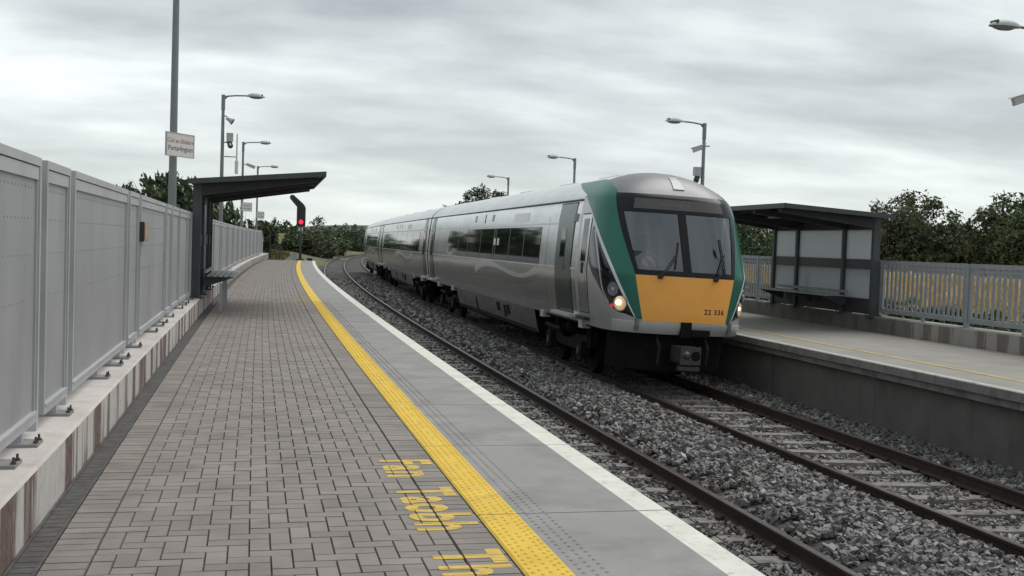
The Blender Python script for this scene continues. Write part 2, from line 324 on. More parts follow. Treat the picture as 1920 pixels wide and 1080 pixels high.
def sweep(prof, ss, mats=0, caps=True, closed=True, mb=None):
    """prof: [(lat, z)] ring, one material index per profile edge; swept along the railway curve"""
    mb = mb or MB(); n = len(prof); o = len(mb.v); P = []; A = []
    for sv in ss:
        for (l, z) in prof:
            P.append(PW(sv, l, z).tolist()); A.append((sv, l, z))
    mb.v += [tuple(p) for p in P]
    if mb.attr is None: mb.attr = []
    mb.attr += A
    e = n if closed else n - 1
    for i in range(len(ss) - 1):
        for j in range(e):
            k = (j + 1) % n
            mb.f.append((o + i * n + j, o + i * n + k, o + (i + 1) * n + k, o + (i + 1) * n + j)); mb.m.append(mats[j] if isinstance(mats, (list, tuple)) else mats)
    if caps and closed:
        mb.f.append(tuple(o + j for j in range(n))); mb.m.append(mats[-1] if isinstance(mats, (list, tuple)) else mats)
        q = o + (len(ss) - 1) * n; mb.f.append(tuple(q + j for j in range(n))[::-1]); mb.m.append(mats[-1] if isinstance(mats, (list, tuple)) else mats)
    return mb
def np_mesh(name, V, F, mats, mi=None, smooth=False):
    me = D.meshes.new(name); nv = len(V); nf = len(F); k = F.shape[1]
    me.vertices.add(nv); me.vertices.foreach_set('co', V.astype(np.float32).ravel())
    me.loops.add(nf * k); me.loops.foreach_set('vertex_index', F.astype(np.int32).ravel())
    me.polygons.add(nf); me.polygons.foreach_set('loop_start', np.arange(0, nf * k, k, dtype=np.int32))
    for mm in (mats if isinstance(mats, (list, tuple)) else [mats]): me.materials.append(mm)
    if mi is not None: me.polygons.foreach_set('material_index', mi.astype(np.int32))
    me.update(calc_edges=True); me.validate(); me.shade_flat(); return me
def link(name, me, parent=None):
    o = D.objects.new(name, me); C.objects.link(o)
    if parent is not None: o.parent = parent
    return o
def text_mesh(body, size, space=1.0, bold=0.0):
    cu = D.curves.new('lettering', 'FONT'); cu.body = body; cu.size = size; cu.align_x = 'CENTER'; cu.align_y = 'CENTER'; cu.space_character = space; cu.resolution_u = 3; cu.offset = bold
    o = D.objects.new('lettering', cu); C.objects.link(o); bpy.context.view_layer.update()
    me = D.meshes.new_from_object(o.evaluated_get(bpy.context.evaluated_depsgraph_get())); D.objects.remove(o); D.curves.remove(cu); return me

PL_END = 73.5
SR = lambda a, b, st: np.linspace(a, b, max(2, int(round((b - a) / st)) + 1))

# ================================================================== GROUND, HILLS
xs = np.concatenate([np.linspace(-900, -120, 14), np.linspace(-110, 160, 55), np.linspace(180, 1200, 16)])
ys = np.concatenate([np.linspace(-60, 240, 61), np.linspace(260, 1600, 22)])
GX, GY = np.meshgrid(xs, ys)
dist = np.hypot(GX, GY)
GZ = -1.30 + 0 * GX
# bank of rough grass beyond the end of the platform, on the outside of the curve
bank = np.clip((GY - 76) / 14, 0, 1) * np.clip((2.2 + np.interp(GY, _Y, _X) * 1.0 - GX) / 7, 0, 1)
GZ = GZ + bank * 1.25 * np.clip((260 - GY) / 80, 0, 1)
G = np.stack([GX, GY, GZ], -1)
g = MB().grid(G).build('ground', GRASS, smooth=True); tag(g, kind='structure')
# far hill with a pale field on its flank
hx = np.linspace(-500, 900, 60); hy = np.linspace(620, 1100, 14)
HX, HY = np.meshgrid(hx, hy)
prof = 12.0 * np.exp(-((HX - 85) / 60) ** 2) + 5 * np.exp(-((HX + 60) / 120) ** 2) + 5 * np.exp(-((HX - 420) / 220) ** 2) + 0.8 * np.sin(HX * 0.055) + 0.5 * np.sin(HX * 0.13 + 1)
rise = np.sin(np.clip((HY - 620) / 200, 0, 1) * math.pi / 2)
tag(MB().grid(np.stack([HX, HY, -1.6 + (prof + 1.5) * rise], -1)).build('hill', HILL, smooth=True), kind='structure')

# ================================================================== LEFT PLATFORM
# cross-section: bed under the pavers
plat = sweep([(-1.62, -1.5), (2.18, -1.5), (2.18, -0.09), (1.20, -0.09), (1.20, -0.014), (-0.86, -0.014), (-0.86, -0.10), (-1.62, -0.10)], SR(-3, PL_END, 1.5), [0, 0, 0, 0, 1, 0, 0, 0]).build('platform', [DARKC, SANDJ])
tag(plat, kind='structure')
# drain channel along the wall
dr = MB()
ssd = SR(-3, PL_END, 1.0)
sweep([(-0.998, -0.09), (-0.868, -0.09), (-0.868, -0.004), (-0.884, -0.004), (-0.884, -0.030), (-0.984, -0.030), (-0.984, -0.002), (-0.998, -0.002)], ssd, mb=dr)
drain = dr.build('drain_channel', DRAIN, plat)
dg = MB()
for sv in np.arange(3.5, 24, 0.085):
    p = pt(sv, -0.934, -0.014); dg.box((p.x, p.y, p.z), (0.098, 0.079, 0.010), rz=yaw_at(sv))
tag(dg.build('drain_grating', DRAIN, drain), kind='stuff')
# pavers -------------------------------------------------------------
U = 0.0976; L0 = -0.664
rects = []   # (s0, l0, ds, dl, along)
nj = int((PL_END - 2.4) / 0.1)
for j in range(nj):
    s0 = 2.4 + j * 0.1
    for i in range(17):
        k = (i - j) % 4
        if k == 0:
            if i + 1 < 17: rects.append((s0, L0 + i * U, 0.1, 2 * U))
            else: rects.append((s0, L0 + i * U, 0.1, U))
        elif k == 1 and i == 0: rects.append((s0, L0, 0.1, U))
        elif k == 3: rects.append((s0, L0 + i * U, 0.2, U))
    rects.append((s0, -0.864, 0.1, 0.196)); rects.append((s0, L0 + 17 * U + 0.006, 0.1, 0.212))
rects = np.array(rects)
cen = rects[:, :2] + rects[:, 2:] / 2
def seen(sv, l):   # inside the frame, on the platform surface?
    p = pt(sv, l, 0) - Vector((0, 0, EYE)); zz = p.dot(_fw)
    if zz < 0.2: return False
    return abs(p.dot(_rt) / zz) < 0.474 and -0.27 < p.dot(_up) / zz
order = [i for i in np.argsort(cen[:, 0] + 0.0 * cen[:, 1]) if cen[i, 0] < 12 and seen(*cen[i])]
order.sort(key=lambda i: (cen[i, 0] ** 2 + cen[i, 1] ** 2))
near = order[:300]; nearset = set(near)
GAP = 0.0035; BEV = 0.005
def paver_verts(ds, dl):   # centred on (lat, s), top at z=0
    a, b = dl / 2 - GAP / 2, ds / 2 - GAP / 2
    return np.array([(-a, -b, -0.012), (a, -b, -0.012), (a, b, -0.012), (-a, b, -0.012), (-a + BEV * .6, -b + BEV * .6, 0), (a - BEV * .6, -b + BEV * .6, 0), (a - BEV * .6, b - BEV * .6, 0), (-a + BEV * .6, b - BEV * .6, 0)])
PF = np.array([(4, 5, 6, 7), (0, 1, 5, 4), (1, 2, 6, 5), (2, 3, 7, 6), (3, 0, 4, 7)])
pm = {}
for i in near:
    s0, l0, ds, dl = rects[i]; key = (round(ds, 3), round(dl, 3))
    if key not in pm: pm[key] = np_mesh('paver_brick', paver_verts(ds, dl), PF, BRICK)
    s_, l_ = cen[i]
    inst(pm[key], 'brick', plat, pt(s_, l_, random.uniform(-0.0018, 0.0006)), (random.uniform(-.006, .006), random.uniform(-.006, .006), yaw_at(s_) + random.uniform(-.004, .004)))
rest = np.array([i for i in range(len(rects)) if i not in nearset])
V = np.empty((len(rest), 8, 3))
for a, i in enumerate(rest):
    pv = paver_verts(rects[i, 2], rects[i, 3]); w = PW(cen[i, 0] + pv[:, 1], cen[i, 1] + pv[:, 0], pv[:, 2]); w[:, 2] += random.uniform(-0.0018, 0.0006); V[a] = w
Fb = (PF[None] + (np.arange(len(rest)) * 8)[:, None, None]).reshape(-1, 4)
tag(link('brick_field', np_mesh('brick_field', V.reshape(-1, 3), Fb, BRICKS), plat), kind='stuff')
# coping slabs with painted lines --------------------------------------
SLs = np.arange(-2.24, PL_END - 0.2, 2.0)
for a in SLs:
    b = min(a + 2.0, PL_END)
    mb = sweep([(1.224, -0.11), (2.324, -0.11), (2.324, -0.012), (2.312, 0.0), (2.141, 0.0), (1.442, 0.0), (1.236, 0.0), (1.224, -0.008)], [a + 0.006, (a + b) / 2, b - 0.006], [0, 0, 2, 2, 0, 1, 1, 0])
    mb.build('coping_slab', [SLAB, YEL, WHT], plat)
# tactile studs
st = MB(); hexa = [(math.cos(2 * math.pi * i / 6), math.sin(2 * math.pi * i / 6)) for i in range(6)]
for r_, l_ in enumerate((1.262, 1.300, 1.345, 1.392, 1.424, 1.49, 1.545, 1.60)):
    for sv in np.arange(4.3, 26, 0.066):
        if abs(((sv + 2.24) % 2.0)) < 0.03: continue
        p = pt(sv + (0.033 if r_ % 2 else 0), l_, 0)
        if r_ in (2,) and random.random() < 0.3: continue
        R = 0.0125; st.add([(p.x + R * a, p.y + R * b, 0.0) for a, b in hexa] + [(p.x + R * .55 * a, p.y + R * .55 * b, 0.0055) for a, b in hexa], [(6, 7, 8, 9, 10, 11)] + [(i, (i + 1) % 6, 6 + (i + 1) % 6, 6 + i) for i in range(6)], 1 if l_ < 1.44 else 0)
tag(st.build('tactile_studs', [SLAB, YEL], plat, fix=False), kind='stuff')
# painted words, cut at the joints of the pavers -------------------------
def paint_words(body, sc, lc, height, length, material, label, z=0.0012):
    me = text_mesh(body, 1.0, 1.10, 0.036)
    co = np.array([v.co[:] for v in me.vertices]); mn, mx_ = co.min(0), co.max(0)
    bm0 = bmesh.new(); bm0.from_mesh(me); D.meshes.remove(me)
    for v in bm0.verts:    # text runs towards the viewer, letter tops towards the track
        tx = (v.co.x - mn[0]) / (mx_[0] - mn[0]); ty = (v.co.y - mn[1]) / (mx_[1] - mn[1])
        v.co = (lc + (ty - 0.5) * height, sc + length / 2 - tx * length, 0)
    outb = MB()
    for i in range(len(rects)):
        s0, l0, ds, dl = rects[i]
        if s0 > sc + length / 2 or s0 + ds < sc - length / 2 or l0 > lc + height / 2 or l0 + dl < lc - height / 2: continue
        bm = bm0.copy(); g2 = 0.0022
        for co_, no in (((l0 + g2, 0, 0), (-1, 0, 0)), ((l0 + dl - g2, 0, 0), (1, 0, 0)), ((0, s0 + g2, 0), (0, -1, 0)), ((0, s0 + ds - g2, 0), (0, 1, 0))):
            bmesh.ops.bisect_plane(bm, geom=bm.verts[:] + bm.edges[:] + bm.faces[:], plane_co=co_, plane_no=no, clear_outer=True)
        if bm.faces:
            bm.verts.index_update()
            vv = [PW(v.co.y, v.co.x, z).tolist() for v in bm.verts]
            outb.add(vv, [tuple(v.index for v in f.verts) for f in bm.faces])
        bm.free()
    bm0.free()
    me2 = outb.mesh('painted_lettering', material, fix=False)
    bm = bmesh.new(); bm.from_mesh(me2)
    for f in bm.faces:
        f.normal_update()
        if f.normal.z < 0: f.normal_flip()
    bm.to_mesh(me2); bm.free()
    tag(link('painted_lettering', me2, plat), label)
paint_words("Fan", 7.01, 1.02, 0.345, 0.53, YELW, 'yellow painted word Fan on the pavers')
paint_words("Taobh", 5.95, 1.02, 0.345, 0.98, YELW, 'yellow painted word Taobh on the pavers')
paint_words("Thiar", 4.66, 1.02, 0.345, 0.88, YELW, 'yellow painted word Thiar at the bottom of the view')
paint_words("Fan Taobh Thiar", 26.4, 1.03, 0.33, 4.2, YELF, 'faded yellow words further down the platform')

# plinth wall -------------------------------------------------------------
wall = thing('plinth_wall', 'low concrete wall with worn red and white bars under the grey fence', 'wall', 0, 0, 0)
wall.location = (0, 0, 0); wall.rotation_euler = (0, 0, 0)
a = -3.3
while a < 80:
    b = min(a + 4.0, 80.5)
    sweep([(-1.004, -0.09), (-1.004, 0.285), (-1.019, 0.300), (-1.56, 0.300), (-1.56, -0.09)], SR(a + 0.004, b - 0.004, 0.8), [0, 1, 1, 1, 1]).build('wall_section', [PLINTH, CONC], wall)
    a += 4.0

# ================================================================== LEFT FENCE
fence = thing('solid_metal_fence', 'tall light grey solid sheet metal fence on the low wall', 'fence', 0, 0, 0); fence.location = (0, 0, 0); fence.rotation_euler = (0, 0, 0)
FL = -1.205; FB, FT = 0.375, 1.872
def fence_panel(a, b, top_a=FT, top_b=FT):
    """framed sheet panel from s=a to s=b"""
    n = max(2, int((b - a) / 0.9) + 1); ss = np.linspace(a, b, n)
    p0, p1 = pt(a, FL), pt(b, FL); yaw = math.atan2(-(p1.x - p0.x), p1.y - p0.y); Ln = (p1 - p0).length
    o = D.objects.new('fence_panel', None); C.objects.link(o); o.parent = fence; o.location = (p0.x, p0.y, 0); o.rotation_euler = (0, 0, yaw)
    # parts of the panel: outer frame and sheet (local x = towards the platform, y = along)
    fr = MB()
    def bar(y0, y1, z0, z1, d): fr.box((0, (y0 + y1) / 2, (z0 + z1) / 2), (d, y1 - y0, z1 - z0))
    if top_a == top_b:
        bar(0, Ln, FT - 0.048, FT, 0.060); bar(0, Ln, FB, FB + 0.045, 0.060)
        bar(0, 0.036, FB + 0.045, FT - 0.048, 0.060); bar(Ln - 0.036, Ln, FB + 0.045, FT - 0.048, 0.060)
        # second, lower flange the sheet is fixed to
        bar(0.036, Ln - 0.036, FT - 0.125, FT - 0.054, 0.046)
        bar(0.036, 0.06, FB + 0.045, FT - 0.125, 0.040); bar(Ln - 0.06, Ln - 0.036, FB + 0.045, FT - 0.125, 0.040)
        bar(0.036, Ln - 0.036, FB + 0.045, FB + 0.060, 0.074)
        z1 = FT - 0.11
        sh = MB().box((0.0, Ln / 2, (FB + 0.06 + z1) / 2), (0.016, Ln - 0.10, z1 - FB - 0.06))
    else:
        sh = MB().prism([(0.03, FB), (Ln, FB), (Ln, top_b), (0.03, top_a)], -0.008, 0.008, 'x')
        fr.add(*[[(-0.03, 0, top_a), (0.03, 0, top_a), (0.03, Ln, top_b), (-0.03, Ln, top_b), (-0.03, 0, top_a - .08), (0.03, 0, top_a - .08), (0.03, Ln, top_b - .08), (-0.03, Ln, top_b - .08)], [(0, 1, 2, 3), (7, 6, 5, 4), (0, 4, 5, 1), (2, 6, 7, 3), (1, 5, 6, 2), (0, 3, 7, 4)]])
        bar(0, Ln, FB, FB + 0.06, 0.06)
    fr.build('panel_frame', GALVD, o); shb = sh.build('sheet', SHEET, o)
    if a < 13 and top_a == top_b:
        d = MB()
        for zz in (1.70, 1.53, 1.33, 1.08):
            for yy in np.arange(0.16, Ln - 0.12, 0.085): d.tube((0.0075, yy, zz), (0.0105, yy, zz), 0.0075, n=6)
        tag(d.build('rivets', mat('rivet_grey', (.33, .33, .34), .6), o), kind='stuff')
    return o
per = 4.33; n0 = 6.87 - 2 * per
for kk in range(0, 17):
    w0 = n0 + kk * per
    if w0 > 74: break
    fence_panel(w0, w0 + 0.83)
    if kk == 4:
        fence_panel(w0 + 1.02, w0 + 2.30); fence_panel(w0 + 2.44, w0 + per - 0.16)
    else: fence_panel(w0 + 1.02, w0 + per - 0.18)
last = n0 + 17 * per
fence_panel(last, last + 2.2); fence_panel(last + 2.3, last + 4.4, FT, 1.35)
# posts between panels, stub feet with bolted plates
pmesh = MB().box((0, 0, (0.30 + FT - 0.10) / 2), (0.045, 0.055, FT - 0.10 - 0.30)).mesh('fence_post', GALV)
stub = MB().box((0, 0, 0.365), (0.04, 0.05, 0.13)).mesh('stub_post', GALV)
bp = MB().box((0.02, 0, 0.309), (0.18, 0.17, 0.018)); bpm = bp.mesh('base_plate', mat('weathered_zinc', (.25, .25, .255), .6, metal=.3, var=.2, coords='World'))
bt = MB()
for sx, sy in ((0.075, 0.045), (0.075, -0.045)):
    bt.tube((sx + 0.02, sy, 0.314), (sx + 0.02, sy, 0.330), 0.015, n=6); bt.tube((sx + 0.02, sy, 0.330), (sx + 0.02, sy, 0.352), 0.007, n=6)
btm = bt.mesh('anchor_bolts', COUP)
for kk in range(0, 17):
    w0 = n0 + kk * per
    for s_, full in ((w0 - 0.09, 1), (w0 + 0.925, 1), (w0 - 0.55, 0), (w0 + 0.5, 0), (w0 + 2.33, 0), (w0 + 3.62 - 0.4, 0)):
        if s_ < 1 or s_ > 76: continue
        o = inst(pmesh if full else stub, 'fence_post' if full else 'stub_post', fence, pt(s_, FL - (0.012 if full else 0)), (0, 0, yaw_at(s_)))
        if not full:
            if s_ < 40:
                inst(bpm, 'base_plate', o); 
            if s_ < 24: tag(inst(btm, 'anchor_bolts', o), kind='stuff')
# small brown box fixed to the fence
wb = thing('wall_box', 'small brown box fixed to the grey sheet fence before the shelter', 'box', 12.15, FL + 0.03, 1.385)
BRN = mat('brown_box_paint', (0.30, 0.20, 0.15), 0.6, var=0.1)
MB().box((0.018, 0.27, 0.095), (0.036, 0.46, 0.19)).build('case', BRN, wb)
MB().box((0.040, 0.27, 0.095), (0.008, 0.43, 0.17)).build('lid', mat('brown_lid', (0.36, 0.25, 0.19), 0.5), wb)
MB().box((0.012, 0.028, 0.095), (0.05, 0.02, 0.21)).build('side_bracket', DKPL, wb)

# ================================================================== LAMP POSTS
def lamp_head(parent, x0, sgn, z):
    """lamp: arm along +/-x from the pole, domed head with a lens below"""
    a = MB(); a.path([(0, 0, z - 0.05), (sgn * 0.10, 0, z + 0.01), (sgn * 0.38, 0, z + 0.045), (sgn * 0.72, 0, z + 0.06)], 0.024, 8); a.tube((0, 0, z - 0.13), (sgn * 0.13, 0, z - 0.0), 0.015, n=6)
    a.build('lamp_arm', POLE, parent, auto=40)
    h = MB(); n = 14
    sec = [(0.68, .03, .02), (0.74, .085, .075), (0.86, .12, .115), (1.02, .13, .12), (1.14, .11, .085), (1.24, .06, .035), (1.27, .012, .008)]
    P = []
    for (xx, wy, hz_) in sec:
        for i in range(n + 1):
            t = math.pi * i / n; P.append((sgn * xx, wy * math.cos(t), z + 0.035 + hz_ * math.sin(t)))
    F = [(i * (n + 1) + j, i * (n + 1) + j + 1, (i + 1) * (n + 1) + j + 1, (i + 1) * (n + 1) + j) for i in range(len(sec) - 1) for j in range(n)]
    F += [(i * (n + 1), (i + 1) * (n + 1), (i + 1) * (n + 1) + n, i * (n + 1) + n) for i in range(len(sec) - 1)]
    h.add(P, F); hd = h.build('lamp_head', LAMPH, parent, auto=50)
    MB().ell((sgn * 0.99, 0, z + 0.034), (0.22, 0.10, 0.06), 14, 6, zmin=-1).build('lamp_lens', LENS, hd, smooth=True)
    MB().box((sgn * 1.17, 0, z + 0.085), (0.035, 0.17, 0.075)).build('latch', DKPL, hd)
def lamp_post(s, lat, z0, top, sgn, label, group, rz=0.0):
    t = thing('lamp_post', label, 'lamp post', s, lat, z0, rz, group)
    p = MB(); H = top - z0; p.tube((0, 0, 0), (0, 0, H * .35), 0.066, 0.064, 12); p.tube((0, 0, H * .35), (0, 0, H + 0.04), 0.062, 0.046, 12); p.tube((0, 0, H - 0.42), (0, 0, H + 0.05), 0.06, 0.06, 12)
    p.build('pole', POLE, t, auto=40)
    b = MB().box((0, 0, 0.01), (0.22, 0.22, 0.02))
    for sx in (-.08, .08):
        for sy in (-.08, .08): b.tube((sx, sy, .02), (sx, sy, .05), 0.014, n=6)
    b.build('base_flange', POLE, t)
    lamp_head(t, 0, sgn, H); return t
GL = 'lamp posts along the two platforms'
LZ = 0.30
lamp_post(17.9, -1.30, LZ, 5.77, 1, 'tall lamp post behind the fence carrying the nearest name sign', GL)
lamp_post(35.2, -1.30, LZ, 5.77, 1, 'lamp post with speaker and camera rising above the left shelter roof', GL)
lamp_post(52.0, -1.30, LZ, 5.75, 1, 'lamp post with a small spotlight, between camera post and farthest post on the left', GL)
lamp_post(69.2, -1.30, LZ, 5.75, 1, 'farthest lamp post on the left platform beside the fence end', GL)
RZ0 = 0.235
for s_, tp, lb in ((15.72, 5.22, 'lamp post at the right edge of view, only its lamp head showing'), (30.55, 5.20, 'lamp post with two cameras behind the train cab'), (45.2, 5.19, 'slim lamp post rising over the roof of the leading coach'), (60.0, 5.17, 'lamp post beside the round tree beyond the train roof')):
    lamp_post(s_, 12.68, RZ0, tp, -1, lb, GL, rz=rad(4))

def speaker(s, lat, z, rz, label):
    t = thing('loudspeaker', label, 'loudspeaker', s, lat, z, rz)
    MB().path([(-0.14, 0, 0.10), (-0.02, 0, 0.08), (0.02, 0, 0.03)], 0.018, 6).build('bracket', POLE, t)
    h = MB(); n = 16
    ax = Vector((0.86, 0, -0.5)); h.tube(Vector((-0.02, 0, 0.03)), Vector((-0.02, 0, 0.03)) + ax * 0.10, 0.05, 0.06, n); h.tube(Vector((-0.02, 0, 0.03)) + ax * 0.10, Vector((-0.02, 0, 0.03)) + ax * 0.22, 0.06, 0.105, n)
    h.build('horn', LAMPH, t, auto=40)
    MB().disc(Vector((-0.02, 0, 0.03)) + ax * 0.216, ax, 0.098, 0.009, 16).build('grille', DKPL, t)
def cctv(s, lat, z, rz, label, box=True):
    t = thing('security_camera', label, 'camera', s, lat, z, rz, 'cameras on the lamp posts')
    MB().path([(-0.12, 0, 0.0), (0.05, 0, 0.0)], 0.02, 6).build('bracket', POLE, t)
    if box:
        MB().box((0.12, 0, 0.16), (0.20, 0.16, 0.26)).build('control_box', LAMPH, t)
        b = MB(); b.tube((0.10, 0, 0.03), (0.14, 0, -0.10), 0.075, 0.085, 14); b.ell((0.14, 0, -0.10), (0.085, 0.085, 0.085), 12, 8); b.build('camera_dome', DKPL, t, auto=50)
        MB().tube((0.12, -0.085, -0.05), (0.13, -0.13, -0.12), 0.045, 0.05, 12).build('camera_eye', LAMPO, t)
    else:
        b = MB(); b.hull8([(0.0, -.06, -.06), (.36, -.06, -.20), (.36, .06, -.20), (0, .06, -.06), (0.03, -.06, .06), (.40, -.06, -.08), (.40, .06, -.08), (.03, .06, .06)]); b.build('housing', LAMPH, t)
        b = MB(); b.hull8([(-0.02, -.075, .065), (.44, -.075, -.085), (.44, .075, -.085), (-0.02, .075, .065), (-0.02, -.075, .08), (.44, -.075, -.07), (.44, .075, -.07), (-0.02, .075, .08)]); b.build('sun_hood', SIGNW, t)
speaker(35.2, -1.17, 5.08, rad(-10), 'round grey horn loudspeaker under the lamp arm above the left shelter')
cctv(35.2, -1.20, 4.36, 0, 'camera with grey control box on the post above the left shelter')
cctv(30.55, 12.62, 3.66, math.pi, 'camera with grey control box low on the post behind the cab')
cctv(30.55, 12.74, 4.58, math.pi - rad(20), 'camera with white hood high on the post behind the cab', box=False)
cctv(15.72, 12.42, 4.22, math.pi - rad(10), 'white camera cut off by the right edge of the view', box=False)
cctv(52.0, -1.14, 4.78, 0, 'small dark camera on the second lamp post beyond the left shelter', box=False)
# white aerial on a side bracket
ae = thing('aerial_mast', 'thin white aerial on a side arm of the post over the shelter', 'aerial', 35.2, -0.86, 3.50)
MB().tube((0, 0, 0), (0, 0, 1.14), 0.022, 0.018, 8).build('rod', LAMPH, ae); MB().tube((0, 0, -0.10), (0, 0, 0.30), 0.055, 0.055, 10).build('sleeve', SIGNW, ae)
MB().tube((-0.38, 0, 0.42), (0, 0, 0.42), 0.016, n=6).build('side_arm', POLE, ae)

# name signs
def name_sign(s, lat, z, rz, w, h, label):
    t = thing('station_sign', label, 'sign', s, lat, z, rz, 'white name signs on the lamp posts')
    MB().box((0, 0, 0), (w, 0.022, h)).build('board', SIGNW, t)
    b = MB()
    for zz in (-h / 2 - .006, h / 2 + .006): b.box((0, 0, zz), (w + .03, 0.032, 0.012))
    for xx in (-w / 2 - .006, w / 2 + .006): b.box((xx, 0, 0), (0.012, 0.032, h))
    b.build('board_edge', LAMPH, t)
    for body, sz, zz, mt_, bold in (("Cúil an tSúdaire", 0.096 * w / .63, h * .17, SIGNR, 0), ("Portarlington", 0.108 * w / .63, -h * .17, SIGNK, 0)):
        me = text_mesh(body, sz); me.materials.append(mt_)
        o = link('lettering', me, t); o.location = (0, -0.0135, zz); o.rotation_euler = (rad(90), 0, 0)
    b = MB()
    for zz in (-h * .3, h * .3): b.box((-w * .12, 0.035, zz), (0.14, 0.05, 0.03))
    b.build('clamp', POLE, t)
name_sign(17.5, -1.17, 2.825, rad(55), 0.62, 0.335, 'white station name sign on the nearest lamp post, lettering readable')
name_sign(51.9, -1.08, 2.82, rad(25), 0.48, 0.38, 'white station name sign seen under the shelter roof')
name_sign(69.1, -1.08, 2.80, rad(25), 0.48, 0.42, 'white station name sign on the farthest left lamp post')

# ================================================================== SHELTERS
def shelter(s0, lat0, zb, side, label, zf, zk):
    """side=+1: opens towards +lat. posts stand on the wall at lat0; s runs away from the viewer"""
    t = thing('platform_shelter', label, 'shelter', s0, lat0, 0, 0, 'waiting shelters')
    k = side; ys_ = [0.0, 1.2, 3.35, 4.55]
    for yy in ys_:
        p = MB().box((0, yy, (zb + zk - 0.05) / 2), (0.15, 0.10, zk - 0.05 - zb)); p.build('post', SHELT, t)
        q = MB().box((0, yy, zb + 0.008), (0.30, 0.24, 0.016))
        for dx in (-.11, .11):
            for dy in (-.08, .08): q.tube((dx, yy + dy, zb + .016), (dx, yy + dy, zb + .045), 0.014, n=6)
        q.build('foot_plate', SHELT, t)
        # cantilever beam tapering to the front
        bz = 0.20
        P = [(k * -0.05, yy - .045, zk - .03 - bz - .06), (k * 2.2, yy - .045, zf - .16), (k * 2.2, yy + .045, zf - .16), (k * -0.05, yy + .045, zk - .03 - bz - .06), (k * -0.05, yy - .045, zk - .035), (k * 2.2, yy - .045, zf - .035), (k * 2.2, yy + .045, zf - .035), (k * -0.05, yy + .045, zk - .035)]
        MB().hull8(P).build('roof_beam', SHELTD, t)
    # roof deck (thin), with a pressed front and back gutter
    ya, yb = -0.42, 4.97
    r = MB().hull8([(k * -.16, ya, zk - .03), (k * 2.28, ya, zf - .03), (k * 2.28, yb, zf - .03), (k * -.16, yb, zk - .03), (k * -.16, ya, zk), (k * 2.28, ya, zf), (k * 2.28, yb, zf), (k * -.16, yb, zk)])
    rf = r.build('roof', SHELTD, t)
    fa = MB()
    fa.hull8([(k * 2.28, ya, zf - .085), (k * 2.31, ya, zf - .085), (k * 2.31, yb, zf - .085), (k * 2.28, yb, zf - .085), (k * 2.28, ya, zf + .012), (k * 2.31, ya, zf + .012), (k * 2.31, yb, zf + .012), (k * 2.28, yb, zf + .012)])
    for yy in (ya - 0.012, yb): fa.hull8([(k * -.16, yy, zk - .085), (k * 2.28, yy, zf - .085), (k * 2.28, yy + .012, zf - .085), (k * -.16, yy + .012, zk - .085), (k * -.16, yy, zk + .01), (k * 2.28, yy, zf + .01), (k * 2.28, yy + .012, zf + .01), (k * -.16, yy + .012, zk + .01)])
    fa.build('fascia', SHELT, rf)
    rb = MB()
    for xx in np.arange(0.25, 2.2, 0.38):
        z_ = zk + (zf - zk) * (xx + .16) / 2.44; rb.box((k * xx, (ya + yb) / 2, z_ - 0.055), (0.05, yb - ya - .1, 0.045))
    rb.build('purlins', SHELTD, rf)
    MB().box((k * 1.0, 2.3, (zk + zf) / 2 - 0.10), (0.10, 1.2, 0.05)).build('strip_light', LAMPH, t)
    # back wall: rails and frosted panels between the posts
    zs = [zb + 0.35, zb + 0.97, zb + 1.175, zb + 1.80]
    for a_, b_ in zip(ys_[:-1], ys_[1:]):
        y0, y1 = a_ + .05, b_ - .05; yc, yl = (y0 + y1) / 2, y1 - y0
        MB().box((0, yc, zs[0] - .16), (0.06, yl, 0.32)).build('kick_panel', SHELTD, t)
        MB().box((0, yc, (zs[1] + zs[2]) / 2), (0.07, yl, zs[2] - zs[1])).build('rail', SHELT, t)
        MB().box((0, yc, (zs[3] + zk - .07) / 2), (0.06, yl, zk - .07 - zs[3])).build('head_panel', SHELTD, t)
        for z0, z1 in ((zs[0], zs[1]), (zs[2], zs[3])):
            fr = MB().box((0, yc, (z0 + z1) / 2), (0.014, yl, z1 - z0)).build('panel', SHPAN, t)
    # perch bench: five slats on brackets
    bn = thing('perch_bench', 'slatted grey bench bolted to the back of the ' + ('left' if k > 0 else 'right') + ' shelter', 'bench', s0, lat0, 0, 0, 'shelter benches')
    for i in range(5):
        MB().box((k * (0.20 + i * 0.105), 2.45, zb + 0.385), (0.075, 3.3, 0.03)).build('slat', GALV if k > 0 else RFENCE, bn)
    MB().box((k * 0.14, 2.45, zb + 0.47), (0.03, 3.3, 0.06)).build('back_rail', GALV if k > 0 else RFENCE, bn)
    for yy in (1.0, 2.45, 3.9):
        MB().hull8([(k * .08, yy - .03, zb + .20), (k * .12, yy - .03, zb + .16), (k * .12, yy + .03, zb + .16), (k * .08, yy + .03, zb + .20), (k * .08, yy - .03, zb + .368), (k * .68, yy - .03, zb + .368), (k * .68, yy + .03, zb + .368), (k * .08, yy + .03, zb + .368)]).build('bracket', SHELT, bn)
        if k > 0: MB().box((k * .42, yy, zb / 2 + .12), (0.05, 0.05, zb + .24)).build('leg', GALV, bn)
    return t
shelter(20.95, -1.10, 0.30, 1, 'dark grey cantilever shelter on the left platform', 2.70, 2.46)
shelter(20.52, 12.50, 0.235, -1, 'dark grey shelter with pale back panels on the right platform', 2.475, 2.335)

